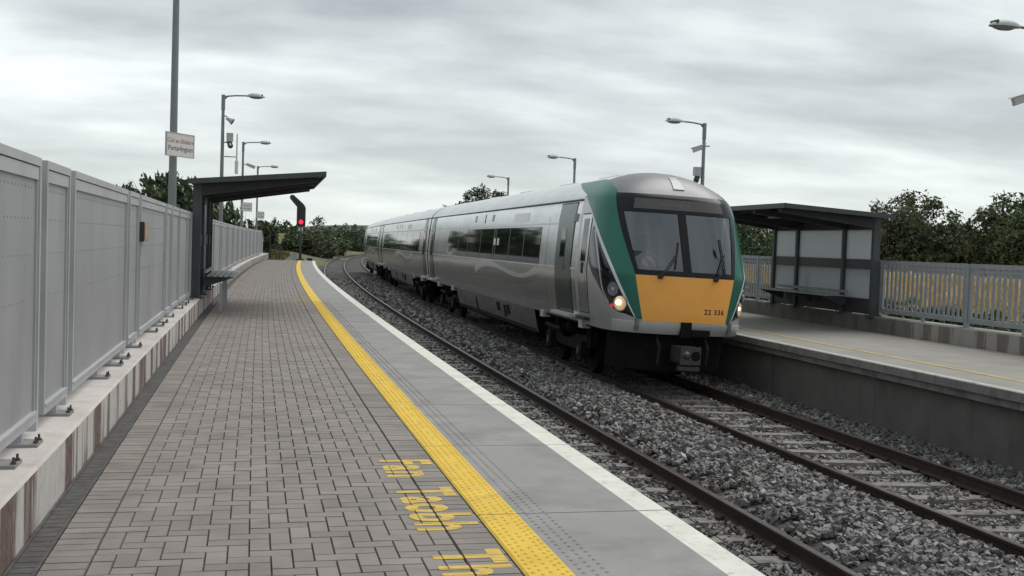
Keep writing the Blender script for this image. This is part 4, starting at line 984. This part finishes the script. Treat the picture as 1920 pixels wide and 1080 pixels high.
        # cab side window, cab door with seals, step, hand rails
        spatch('cab_side_window', BLKG, t, 1.62 if False else 1.50, 1.78, 2.20, 2.76, .012, sg, 4) if False else None
        dr_ = spatch('cab_door', SILV, t, 1.56, 2.18, 1.22, 3.06, .010, sg, 8)
        spatch('door_seal', RUBB, t, 1.535, 2.205, 1.20, 3.085, .004, sg, 8)
        spatch('door_window', WINB, dr_, 1.70, 2.02, 2.17, 2.98, .013, sg, 4)
        spatch('door_seam', SILD, dr_, 1.66, 1.68, 1.3, 2.1, .012, sg, 4); spatch('door_seam', SILD, dr_, 2.06, 2.075, 1.3, 2.1, .012, sg, 4)
        spatch('door_handle', RUBB, dr_, 1.83, 1.90, 1.95, 2.15, .03, sg, 2)
        MB().box((sg * 1.38, 2.72, 3.02), (.07, .16, .16)).build('side_lamp', LAMPH, t)
        MB().box((sg * 1.34, 1.9, 1.10), (.10, .62, .06)).build('cab_step', RUBB, t)
        # bumper tie-down strap
        c = SN(sg * 33.5, 1.14); MB().box((c[0], c[1] - .03, 1.13), (.06, .07, .20)).build('bumper_bracket', SKIRT, t)
    # bumper band, in two lengths either side of the coupler recess
    tb = lambda x: (lambda z: t_of_x(x, z) * np.ones_like(z))
    for (x0, x1) in ((None, -.10), (.10, None)):
        l_ = (lambda z: -62 + 0 * z) if x0 is None else tb(x0); r_ = (lambda z: 62 + 0 * z) if x1 is None else tb(x1)
        npatch('bumper', SILL, t, [1.00, 1.02, 1.10, 1.165, 1.19], l_, r_, .024, 26)
    MB().box((0.0, .02, 1.08), (.19, .14, .27)).build('coupler_recess', UNDER, t); MB().box((.27, -.035, 1.03), (.34, .05, .12)).build('bumper_socket', UNDER, t)
    # windscreen: mask, display band, panes
    zt = 3.47; wl_ = lambda z: -wsl(z) - .6; wr_ = lambda z: wsl(z) + .6
    pe = lambda z: np.interp(z, [2.09, 3.13], [29.5, 41.0])
    npatch('windscreen_surround', MASK, t, zr(2.008, 2.095, 3), wl_, wr_, .010, 30)
    npatch('windscreen_surround', MASK, t, zr(3.125, 3.465, 8), wl_, wr_, .010, 30)
    npatch('windscreen_surround', MASK, t, zr(2.093, 3.127, 14), wl_, lambda z: -pe(z), .0095, 5)
    npatch('windscreen_surround', MASK, t, zr(2.093, 3.127, 14), pe, wr_, .0095, 5)
    npatch('windscreen_mullion', MASK, t, zr(2.093, 3.127, 14), lambda z: t_of_x(-.075 + 0 * z, z), lambda z: t_of_x(.075 + 0 * z, z), .012, 4)
    for sg in (-1, 1):
        pi = lambda z: t_of_x(sg * .073 + 0 * z, z); po = lambda z: sg * (pe(z) + .2)
        zz = zr(2.09, 3.13, 14); u = np.linspace(0, 1, 14); tl = pi(zz); tr = po(zz); Tg = tl[:, None] + (tr - tl)[:, None] * u; Zg = np.repeat(zz[:, None], 14, 1)
        pn_ = MB().grid(SN(Tg, Zg)).build('windscreen_pane', GLASS, t, smooth=True, fix=False)
        if sum(p.normal.y for p in pn_.data.polygons) > 0: pn_.data.flip_normals()
    dsp = npatch('destination_display', DISP, t, zr(3.185, 3.375, 5), lambda z: -31 + 0 * z, lambda z: 31 + 0 * z, .013, 24)
    me = text_mesh("Portarlington", .095, 1.15); me.materials.append(AMB); P = []
    for v in me.vertices:
        X, Zz = -.13 + v.co.x * 1.0, 3.285 + v.co.y; tt = t_of_x(X, Zz); p = SN(tt, Zz); n_ = NN(tt, Zz); n_ = -n_ if n_[1] > 0 else n_; P.append(p + n_ * .015)
    for v, p in zip(me.vertices, P): v.co = p.tolist()
    link('lettering', me, dsp)
    # roof marker light
    npatch('top_marker_light', mat('marker_glass', (.36, .36, .37), .4, metal=.2, var=.1), t, zr(3.58, 3.82, 8), lambda z: t_of_x(-.07 + 0 * z + (z - 3.56) * .15, z), lambda z: t_of_x(.15 + 0 * z - (z - 3.56) * .15, z), .016, 5)
    # wipers
    for pts_ in (((-.52, 1.99), (-.17, 2.43)), ((.52, 1.99), (.75, 2.44))):
        w = MB(); pr = []
        for k_ in np.linspace(0, 1, 6):
            X = pts_[0][0] + (pts_[1][0] - pts_[0][0]) * k_; Zz = pts_[0][1] + (pts_[1][1] - pts_[0][1]) * k_; p = SN(t_of_x(X, Zz), Zz); pr.append(Vector((p[0], p[1] - .05, p[2])))
        w.path(pr, .013, 6); w.path([q + Vector((.035, 0, -.012)) for q in pr[:-1]], .009, 6); w.tube(pr[0] + Vector((0, .06, 0)), pr[0] + Vector((0, -.03, 0)), .04, n=10); wo2 = w.build('wiper', RUBB, t)
        bl_ = MB(); pr = []
        bx = ((-.235, 2.14), (-.125, 2.62)) if pts_[0][0] < 0 else ((.735, 2.10), (.70, 2.72))
        for k_ in np.linspace(0, 1, 6):
            X = bx[0][0] + (bx[1][0] - bx[0][0]) * k_; Zz = bx[0][1] + (bx[1][1] - bx[0][1]) * k_; p = SN(t_of_x(X, Zz), Zz); pr.append(Vector((p[0], p[1] - .028, p[2])))
        bl_.path(pr, .012, 6).build('wiper_blade', RUBB, wo2)
    # cab interior
    for sg in (-1, 1):
        T_, Z_ = np.meshgrid(np.linspace(42, 118, 14), np.linspace(1.7, 3.40, 12)); G_ = SN(sg * T_, Z_); G_[..., 0] *= .965; G_[..., 1] += .06
        MB().grid(G_).build('cab_lining', CABD, t, smooth=True)
    MB().box((0, 1.95, 2.55), (2.4, .05, 1.7)).build('cab_back_wall', CABI, t)
    MB().hull8([(-1.1, .45, 1.85), (1.1, .45, 1.85), (1.2, 1.2, 1.85), (-1.2, 1.2, 1.85), (-.95, .32, 2.06), (.95, .32, 2.06), (1.15, 1.2, 2.18), (-1.15, 1.2, 2.18)]).build('driver_desk', CABD, t)
    for sx in (-.5, .55):
        s2 = MB(); s2.box((sx, 1.62, 2.35), (.46, .14, .8)); s2.box((sx, 1.45, 1.95), (.46, .45, .14)); s2.build('cab_seat', CABD, t)
    MB().box((.86, .9, 2.55), (.03, .5, 1.0)).build('window_blind', SIGNW, t)
    # nose underside: obstacle deflector, drawgear
    df = MB(); zz = np.linspace(.30, .98, 5); xx = np.linspace(-1.12, 1.12, 17)
    df.grid(np.array([[(x, .32 + .75 * (abs(x) / 1.2) ** 2.6 + (.98 - z) * .12, z) for x in xx] for z in zz])); df.grid(np.array([[(x, .36 + .75 * (abs(x) / 1.2) ** 2.6 + (.98 - z) * .12, z) for x in xx] for z in zz])); df.build('obstacle_deflector', UNDER, t)
    cp = MB(); cp.box((-.02, -.10, .66), (.34, .50, .28)); cpo = cp.build('coupler', COUP, t)
    MB().box((-.02, -.36, .66), (.37, .05, .31)).build('coupler_face', COUP, cpo)
    h = MB(); h.tube((.07, -.39, .66), (.07, -.375, .66), .085, .085, 20); h.build('coupler_cone_hole', UNDER, cpo)
    h = MB(); h.tube((-.10, -.385, .67), (-.10, -.45, .67), .075, .035, 18); h.build('coupler_cone', COUP, cpo)
    MB().box((-.04, -.34, .44), (.38, .12, .07)).build('coupler_bar', COUP, cpo)
    h = MB()
    for sx in (-.44, .46): h.path([(sx, .25, .95), (sx, .05, .75), (sx, .10, .45)], .028, 8)
    h.build('air_hose', RUBB, t)
WIN1 = [(5.38, 6.96), (7.03, 8.56), (8.64, 10.28), (10.60, 12.40), (12.50, 14.46), (14.56, 16.14), (16.24, 18.30)]
car1 = make_car('leading silver carriage with orange cab front and green sweeps', 18.05, 22.9, 3.75, 19.15, True, WIN1, [(2.72, 3.92, 1), (21.62, 22.42, -1)])
add_nose(car1)
bagm = MB(); bag = thing('striped_bag', 'red and white striped bundle lying behind the left windscreen', 'bundle')
WIN2 = [(3.0 + 2.5 * i, 5.42 + 2.5 * i) for i in range(7)]
car2 = make_car('second silver carriage between the leading and the last one', 41.25, 23.4, 4.0, 19.4, False, WIN2, [(.75, 1.55, -1), (21.8, 22.6, 1)], wave=True)
WIN3 = [(3.0 + 2.4 * i, 5.32 + 2.4 * i) for i in range(6)]
car3 = make_car('last silver carriage, farthest along the curve', 64.95, 22.9, 4.0, 19.2, False, WIN3, [(.75, 1.55, -1), (18.95, 20.15, 1)], nose_rear=True, wave=True)
# rear cab shell of the last carriage (same nose, turned round)
zs_ = np.linspace(.98, 3.968, 30); ts_ = np.concatenate([[-150], np.linspace(-90, 90, 37), [150]]); T_, Z_ = np.meshgrid(ts_, zs_); G_ = SN(T_, Z_); G_[:, 0, 1] = G_[:, -1, 1] = 2.365; G_[..., 1] = 22.9 - G_[..., 1]
MB().grid(G_).build('cab_shell', SILV, car3, auto=35)
# striped bundle: crumpled cushion-like shape inside the cab
bag.matrix_world = car1.matrix_world @ Matrix.Translation((-.70, .40, 2.10)) @ Matrix.Scale(1.35, 4)
STRP = D.materials.new('red_white_stripes'); STRP.use_nodes = True
_N = STRP.node_tree.nodes; _L = STRP.node_tree.links; _t = _N.new('ShaderNodeTexCoord'); _w = _N.new('ShaderNodeTexWave'); _w.inputs['Scale'].default_value = 5; _w.inputs['Distortion'].default_value = 1.5; _w.bands_direction = 'DIAGONAL'
_r = _N.new('ShaderNodeValToRGB'); _r.color_ramp.interpolation = 'CONSTANT'; _r.color_ramp.elements[0].color = (.9, .88, .86, 1); _r.color_ramp.elements[1].position = .5; _r.color_ramp.elements[1].color = (.62, .05, .09, 1)
_L.new(_t.outputs['Object'], _w.inputs[0]); _L.new(_w.outputs[1], _r.inputs[0]); _L.new(_r.outputs[0], _N['Principled BSDF'].inputs['Base Color'])
b_ = MB(); b_.ell((.05, 0, .10), (.13, .08, .12), 14, 10); b_.ell((-.08, .02, .07), (.10, .07, .08), 12, 8)
b_.v = [(x + .02 * math.sin(z * 40 + y * 31), y + .015 * math.sin(x * 50), z + .018 * math.sin(x * 37 + y * 20)) for x, y, z in b_.v]
b_.build('cloth', STRP, bag, smooth=True)
MB().box((-.12, -.02, .12), (.10, .10, .24)).build('dark_flask', DKPL, bag)

# ================================================================== SIGNALS, MARKERS AT THE PLATFORM END
sg_ = thing('colour_light_signal', 'railway signal with a red light and a bent top arm at the platform end', 'signal', 76.5, 1.30, -0.2)
MB().tube((0, 0, 0), (0, 0, 2.6), .10, .09, 12).build('post', SHELT, sg_)
MB().box((0, .02, .12), (.5, .5, .24)).build('base', GRAVEL, sg_)
MB().prism([(-.26, 2.45), (.26, 2.45), (.30, 2.55), (.30, 3.75), (.18, 3.98), (-.52, 4.60), (-.68, 4.62), (-.80, 4.50), (-.76, 4.32), (-.30, 3.80), (-.30, 2.55)], -.04, .10).build('head', DKPL, sg_)
MB().prism([(-.20, 2.55), (.20, 2.55), (.22, 3.70), (.12, 3.90), (-.54, 4.49), (-.66, 4.41), (-.22, 3.86)], -.05, -.04).build('back_plate', mat('signal_face', (.018, .018, .02), .5), sg_)
MB().disc((0, -.05, 2.78), (0, -1, 0), .15, .03, 18).build('red_lamp', REDL, sg_)
MB().tube((0, -.05, 2.78), (0, -.30, 2.80), .19, .19, 16, caps=False).build('hood', DKPL, sg_)
MB().box((0, -.06, 2.28), (.30, .03, .26)).build('number_plate', SIGNW, sg_)
mp_ = thing('marker_post', 'black marker post at the far end of the left platform', 'post', 73.3, -0.60, 0.0)
MB().tube((0, 0, 0), (0, 0, 1.85), .055, n=10).build('post', DKPL, mp_); MB().box((0, 0, .02), (.4, .3, .04)).build('base', DKPL, mp_); MB().box((.12, .03, 1.30), (.30, .03, .55)).build('board', UNDER, mp_)
yb_ = thing('warning_board', 'small yellow tapered board on a thin post beside the black marker post', 'sign', 79, -0.15, -.2)
MB().tube((0, 0, 0), (0, 0, 1.9), .03, n=8).build('post', DKPL, yb_); MB().prism([(-.10, 1.25), (.02, 1.20), (.34, 1.98), (-.12, 1.98)], -.07, -.05).build('board', mat('pale_yellow_board', (.50, .46, .22), .6), yb_)
bx_ = thing('equipment_box', 'pale grey equipment box in the grass left of the signal', 'cabinet', 84, .75, -.30)
MB().box((0, 0, .30), (.42, .36, .60)).build('case', LAMPH, bx_); MB().box((0, 0, .62), (.48, .42, .05)).build('lid', LAMPH, bx_)
bo_ = thing('point_box', 'low dark box on the gravel beside the signal foot', 'cabinet', 75.8, 1.95, -.55)
MB().box((0, 0, .32), (.34, .5, .62)).build('case', DKPL, bo_); MB().box((0, 0, .65), (.40, .56, .04)).build('lid', UNDER, bo_)

# ================================================================== TREES
def leaf_cloud(centers, radii, n, size, up=0.0, lean=(0, 0)):
    """leaf-sized quads spread through several ellipsoid clumps"""
    centers = np.asarray(centers, float); radii = np.asarray(radii, float); w = radii.prod(1) ** (2 / 3); w /= w.sum()
    idx = RNG.choice(len(centers), n, p=w); d = RNG.normal(size=(n, 3)); d /= np.linalg.norm(d, axis=1, keepdims=True)
    r = RNG.random(n) ** .38 * (1 + RNG.normal(0, .10, n)); P = centers[idx] + d * radii[idx] * r[:, None]
    a = RNG.normal(size=(n, 3)); a[:, 2] += up; a += np.array([lean[0], 0, lean[1]]); a /= np.linalg.norm(a, axis=1, keepdims=True); b = np.cross(a, RNG.normal(size=(n, 3))); b /= np.linalg.norm(b, axis=1, keepdims=True)
    s = size * (RNG.random(n) ** 1.6 * 1.5 + .45)[:, None]
    V = np.stack([P - a * s, P + b * s * .42, P + a * s, P - b * s * .42], 1); return V.reshape(-1, 3)
def quads(n): return np.arange(n * 4).reshape(n, 4)
def tree(name, x, y, z0, h, r, label, cat='tree', leafm=LEAFD, n=3200, size=.13, clumps=16, sq=1.0, group=None, trunk=True, seed=0, spiky=False, core=True, corek=.70):
    t = D.objects.new(name, None); C.objects.link(t); t.location = (x, y, z0); tag(t, label, cat, group)
    rg = np.random.default_rng(seed + 11)
    cs = []; rs = []
    zc0 = .56 * h if trunk else .34 * h; hr = (.46 if trunk else .62) * h
    for i in range(clumps):
        th = rg.uniform(0, 2 * math.pi); u = rg.uniform(-1, 1); k = rg.uniform(.35, .80) if i else 0; w = math.sqrt(max(0, 1 - u * u))
        cs.append((r * k * w * math.cos(th), r * k * w * math.sin(th), zc0 + hr * .80 * u * (k + .2))); rr = rg.uniform(.24, .42); rs.append((r * rr * 1.15, r * rr * 1.15, hr * rr * .95))
    if core: cs.append((0, 0, zc0 - .12 * h)); rs.append((r * corek, r * corek, hr * corek * .96))
    for i in range(clumps): # twiggy tips round the outline
        th = rg.uniform(0, 2 * math.pi); u = rg.uniform(-.1, 1); w = math.sqrt(1 - u * u); cs.append((r * 1.0 * w * math.cos(th), r * 1.0 * w * math.sin(th), zc0 + hr * .98 * u)); q = rg.uniform(.06, .17); rs.append((r * q, r * q, hr * q * (1.8 if spiky else 1.1)))
    V = leaf_cloud(cs, rs, n, size, up=1.2 if spiky else 0, lean=(-.6, .5) if spiky else (0, 0)); link('crown', np_mesh('crown', V, quads(n), [leafm, LEAFL], (RNG.random(n) < .16).astype(np.int32)), t)
    tr = MB(); tz = zc0 + .2 * h
    tr.tube((0, 0, -.2), (.03 * r, 0, tz * .55), .045 * h * .55 + .03, .03 * h * .55 + .02, 8); tr.tube((.03 * r, 0, tz * .55), (0, .04 * r, tz), .03 * h * .55 + .02, .012 * h, 8)
    for i in range(10):
        th = rg.uniform(0, 2 * math.pi); e_ = rg.uniform(.45, .85); tip = Vector((r * e_ * math.cos(th), r * e_ * math.sin(th), zc0 + hr * rg.uniform(.55, .88))); tr.tube(tip * .55 + Vector((0, 0, .3 * tz)), tip, .010 * h * .5, .004, 5)
    for i in range(7):
        th = rg.uniform(0, 2 * math.pi); b0 = rg.uniform(.35, .8) * tz; tr.tube((0, 0, b0), (r * .65 * math.cos(th), r * .65 * math.sin(th), b0 + rg.uniform(.15, .3) * h), .018 * h, .006 * h, 6)
    tr.build('trunk', BARK, t, auto=50); return t
GTL, GTR, GTE = 'trees behind the left fence', 'trees behind the right platform', 'trees and bushes beyond the platform end'
tree('tree', -10.3, 88, -1.2, 5.7, 2.6, 'spiky dark tree just right of the brown fence box, shorter of the pair', leafm=LEAFD, n=5500, size=.22, seed=1, spiky=True, group=GTL)
tree('tree', -7.3, 90, -1.2, 7.1, 3.2, 'tall windblown dark tree showing behind the nearest lamp post', leafm=LEAFD, n=8000, size=.23, seed=2, spiky=True, group=GTL)
tree('tree', -4.4, 93, -1.2, 6.9, 2.8, 'dark tree squeezed between the nearest lamp post and the left shelter', leafm=LEAFM, n=6000, size=.22, seed=3, spiky=True, group=GTL)
tree('tree', -8.2, 98, -1.2, 7.0, 3.6, 'broad dark tree standing behind the windblown pair at the left shelter', leafm=LEAFD, n=6000, size=.25, seed=8, spiky=True, group=GTL)
tree('bush', -13.0, 89, -1.2, 4.7, 2.2, 'low scrubby bush peeping over the fence left of the spiky trees', 'bush', leafm=LEAFB, n=3000, size=.20, seed=4, spiky=True, group=GTL)
tree('sapling', -1.95, 9.6, -1.2, 3.22, .32, 'few leafy twig tips above the fence at the left edge', 'sapling', leafm=LEAFB, n=90, size=.05, seed=5, clumps=5, group=GTL, core=False)
tree('tree', -0.55, 104, -1.2, 5.2, 2.1, 'thin rounded tree above the fence between two name signs', leafm=LEAFB, n=2400, size=.17, seed=6, group=GTE)
tree('tree', 1.2, 112, -1.2, 4.2, 1.7, 'lower tree right of the thin rounded tree behind the far fence', leafm=LEAFD, n=1800, size=.17, seed=7, group=GTE)
for i, (x, y, h, r, lf, lb) in enumerate([
    (3.2, 150, 5.2, 4.0, LEAFD, 'dark bush directly behind the end of the grey fence'),
    (7.6, 152, 3.9, 3.8, LEAFB, 'brownish bush behind the yellow tapered board'),
    (10.6, 165, 4.3, 4.2, LEAFM, 'green bush immediately left of the red signal'),
    (12.2, 190, 6.5, 4.3, LEAFD, 'highest dark bush immediately right of the red signal'),
    (19.6, 230, 6.1, 5.0, LEAFD, 'broad dark bush midway between the signal and the train tail'),
    (26.2, 262, 5.8, 5.0, LEAFD, 'dark bush touching the tail of the train'),
    (9.5, 148, 2.5, 1.7, LEAFB, 'small yellowish shrub at the foot of the signal post'),
    (13.2, 178, 3.0, 2.2, LEAFB, 'pale scrub in front of the highest dark bush'),
    (33, 268, 6.0, 4.5, LEAFM, 'bush behind the tail of the train, mostly hidden')]):
    tree('bush', x, y, -1.25 if y > 120 else -.9, h, r, lb, 'bush', leafm=lf, n=6000, size=.19 if y > 140 else .12, clumps=24, seed=20 + i, trunk=False, group=GTE)
tree('tree', 20.2, 95, -1.2, 7.45, 2.9, 'round dark tree top rising over the train roof beside a lamp', leafm=LEAFD, n=24000, size=.11, clumps=36, seed=40, corek=.93, group=GTR)
tree('bush', 16.2, 92, -1.2, 6.0, 1.2, 'pale twiggy bush left of the round tree over the train roof', 'bush', leafm=LEAFB, n=900, size=.15, seed=41, group=GTR)
rt_list = [  # x, y, h, r, leaf, label
    (29.0, 62.0, 4.8, 4.2, LEAFM, 'green tree seen between the cab and the right shelter'),
    (32.5, 60.5, 5.0, 4.0, LEAFD, 'dark tree hidden behind the right shelter panels'),
    (35.2, 54.0, 5.85, 3.3, LEAFB, 'tallest brownish tree just right of the right shelter roof'),
    (36.6, 53.2, 4.6, 2.7, LEAFM, 'green tree on the right flank of the tallest brownish tree'),
    (37.6, 51.9, 4.1, 2.4, LEAFD, 'low dark tree in the dip of the right tree line'),
    (38.2, 49.6, 5.5, 2.4, LEAFB, 'brownish tree where the tree line rises again at right'),
    (38.9, 48.2, 6.05, 3.0, LEAFM, 'green tree cut by the right edge of the view'),
    (41.0, 45.5, 6.2, 3.6, LEAFD, 'dark tree just beyond the right edge of the view'),
    (43.8, 41.0, 6.4, 4.0, LEAFM, 'spreading tree farther outside the right edge of the view')]
for i, (x, y, h, r, lf, lb) in enumerate(rt_list):
    tree('tree', x, y, -1.1, h, r, lb, leafm=lf, n=22000, size=.092, clumps=34, seed=60 + i, group=GTR)
# dense hedge in front of the trunks: reads as one mass
hv = []
nh = 52000
u = RNG.random(nh); x = 27.5 + u * 20 + RNG.normal(0, .9, nh); y = 62 - u * 24 + RNG.normal(0, .9, nh); hh = 2.5 + .4 * np.sin(u * 23) + .35 * np.sin(u * 51 + 1); z = -1.1 + RNG.random(nh) ** .8 * hh
Pm = np.stack([x + 1.0, y + 1.2, z], 1); a_ = RNG.normal(size=(nh, 3)); a_ /= np.linalg.norm(a_, axis=1, keepdims=True); b_ = np.cross(a_, RNG.normal(size=(nh, 3))); b_ /= np.linalg.norm(b_, axis=1, keepdims=True); s_ = .13 * RNG.uniform(.5, 1.6, nh)[:, None]
V = np.stack([Pm - a_ * s_, Pm + b_ * s_ * .5, Pm + a_ * s_, Pm - b_ * s_ * .5], 1).reshape(-1, 3)
tag(link('hedge', np_mesh('hedge', V, quads(nh), LEAFD)), kind='stuff')
# distant woods along the horizon
nw = 14000; u = RNG.random(nw); x = -160 + u * 520; y = 330 + RNG.normal(0, 10, nw) + 0 * x; hh = 4.2 + 1.6 * np.sin(u * 61) * np.sin(u * 23 + 1) + .9 * np.sin(u * 140); z = -1.3 + RNG.random(nw) * np.maximum(hh, 1.5)
Pm = np.stack([x, y, z], 1); a_ = RNG.normal(size=(nw, 3)); a_ /= np.linalg.norm(a_, axis=1, keepdims=True); b_ = np.cross(a_, RNG.normal(size=(nw, 3))); b_ /= np.linalg.norm(b_, axis=1, keepdims=True); s_ = 1.1 * RNG.uniform(.6, 1.4, nw)[:, None]
V = np.stack([Pm - a_ * s_, Pm + b_ * s_ * .5, Pm + a_ * s_, Pm - b_ * s_ * .5], 1).reshape(-1, 3)
tag(link('distant_woodland', np_mesh('distant_woodland', V, quads(nw), LEAFM)), kind='stuff')
# long grass at the platform end
ng = 16000; s_ = RNG.uniform(PL_END + 1.5, 130, ng); l_ = RNG.uniform(-7, -0.1, ng) - (s_ - PL_END) * .03; zb = -1.14 + .95 * np.clip((1.6 - l_) / 6.0, 0, 1) * np.clip((s_ - PL_END) / 10, 0, 1)
Pm = PW(s_, l_, zb); hgt = RNG.uniform(.12, .45, ng) * np.clip((1.8 - l_) / 3, .25, 1); w_ = .025 + .0006 * s_; dx = RNG.normal(0, .12, (ng, 2))
V = np.stack([Pm + np.stack([-w_, 0 * w_, 0 * w_ - .02], 1), Pm + np.stack([w_, 0 * w_, 0 * w_ - .02], 1), Pm + np.stack([dx[:, 0] + w_ * .3, dx[:, 1], hgt], 1), Pm + np.stack([dx[:, 0] - w_ * .3, dx[:, 1], hgt], 1)], 1).reshape(-1, 3)
tag(link('long_grass', np_mesh('long_grass', V, quads(ng), mat('dry_grass_blades', (.15, .145, .06), .8, var=.3, scale=1.0, coords='World', rand=('island', .4)))), kind='stuff')

# ================================================================== BEYOND THE RIGHT PLATFORM
SG, LG = np.meshgrid(SR(-5, 90, 5), np.linspace(13.1, 23.7, 8), indexing='ij')
tag(MB().grid(PW(SG, LG, -1.02 + 0 * SG)).build('car_park', ASPH), kind='structure')
STRAW = mat('straw_ground', (.44, .34, .165), .9, var=.2, scale=1.2, coords='World', bump=.5, bscale=8)
SG, LG = np.meshgrid(SR(0, 90, 1.5), np.array([23.6, 24.6, 25.6, 26.6, 29, 34, 60]), indexing='ij')
tag(MB().grid(PW(SG, LG, np.interp(LG, [23.6, 24.6, 25.6, 26.6, 29, 60], [-1.0, -.45, .15, .58, .62, .7]) + .05 * np.sin(SG * 1.7 + LG))).build('field', STRAW, smooth=True), kind='structure')
ns = 26000; s_ = RNG.uniform(8, 66, ns); l_ = RNG.uniform(24.2, 26.7, ns); zb = np.interp(l_, [23.6, 24.6, 25.6, 26.6], [-1.0, -.45, .15, .58]); Pm = PW(s_, l_, zb); hgt = RNG.uniform(.10, .34, ns); dx = RNG.normal(0, .07, (ns, 2)); w_ = .022
V = np.stack([Pm + np.array([-w_, 0, -.03]), Pm + np.array([w_, 0, -.03]), Pm + np.stack([dx[:, 0] + .006, dx[:, 1], hgt], 1), Pm + np.stack([dx[:, 0] - .006, dx[:, 1], hgt], 1)], 1).reshape(-1, 3)
tag(link('straw', np_mesh('straw', V, quads(ns), mat('straw_blades', (.58, .45, .22), .8, var=.25, scale=1.5, coords='World', rand=('island', .35)))), kind='stuff')
tw = thing('rail_fence', 'long pale rail on short posts along the top of the straw bank behind the railing', 'fence'); tw.location = (0, 0, 0); tw.rotation_euler = (0, 0, 0)
a = 6.0
while a < 66:
    sweep([(26.62, .73), (26.62, .84), (26.68, .84), (26.68, .73)], [a, a + 2.99]).build('rail', CAPW, tw)
    p = pt(a, 26.72, .62); MB().box((p.x, p.y, .70), (.09, .09, .42)).build('post', CAPW, tw)
    a += 3.0
gb = thing('board_fence', 'grey board fence standing beyond the pale rail and straw bank', 'fence'); gb.location = (0, 0, 0); gb.rotation_euler = (0, 0, 0)
GB = mat('weathered_board', (.19, .20, .21), .8, var=.2, scale=2, coords='World')
a = 4.0
while a < 60:
    sweep([(31.0, .3), (31.0, 1.28), (31.04, 1.28), (31.04, .3)], [a + .015, a + .985]).build('board', GB, gb); a += 1.0
ORD = ['first', 'second', 'third', 'fourth', 'fifth', 'sixth', 'seventh', 'eighth', 'ninth', 'tenth', 'eleventh', 'twelfth']
for i, s_ in enumerate(np.arange(22, 52, 3.3)):
    p = pt(s_, 22.9 + .3 * math.sin(i * 2), -1.0)
    tree('shrub', p.x, p.y, -1.0, 1.0 + .15 * math.sin(i * 1.7), 1.9, ORD[i] + ' dark low shrub counted from the near end of the straw bank', 'shrub', leafm=LEAFD, n=2200, size=.12, seed=90 + i, trunk=False, clumps=10, group='low shrubs along the straw bank')
rb_ = thing('litter_bin', 'small red bin seen between the railing bars', 'bin', 24.6, 21.9, -1.0)
MB().tube((0, 0, 0), (0, 0, .9), .26, .30, 16).build('drum', REDP, rb_); MB().ell((0, 0, .9), (.30, .30, .14), 14, 6).build('lid', REDP, rb_)
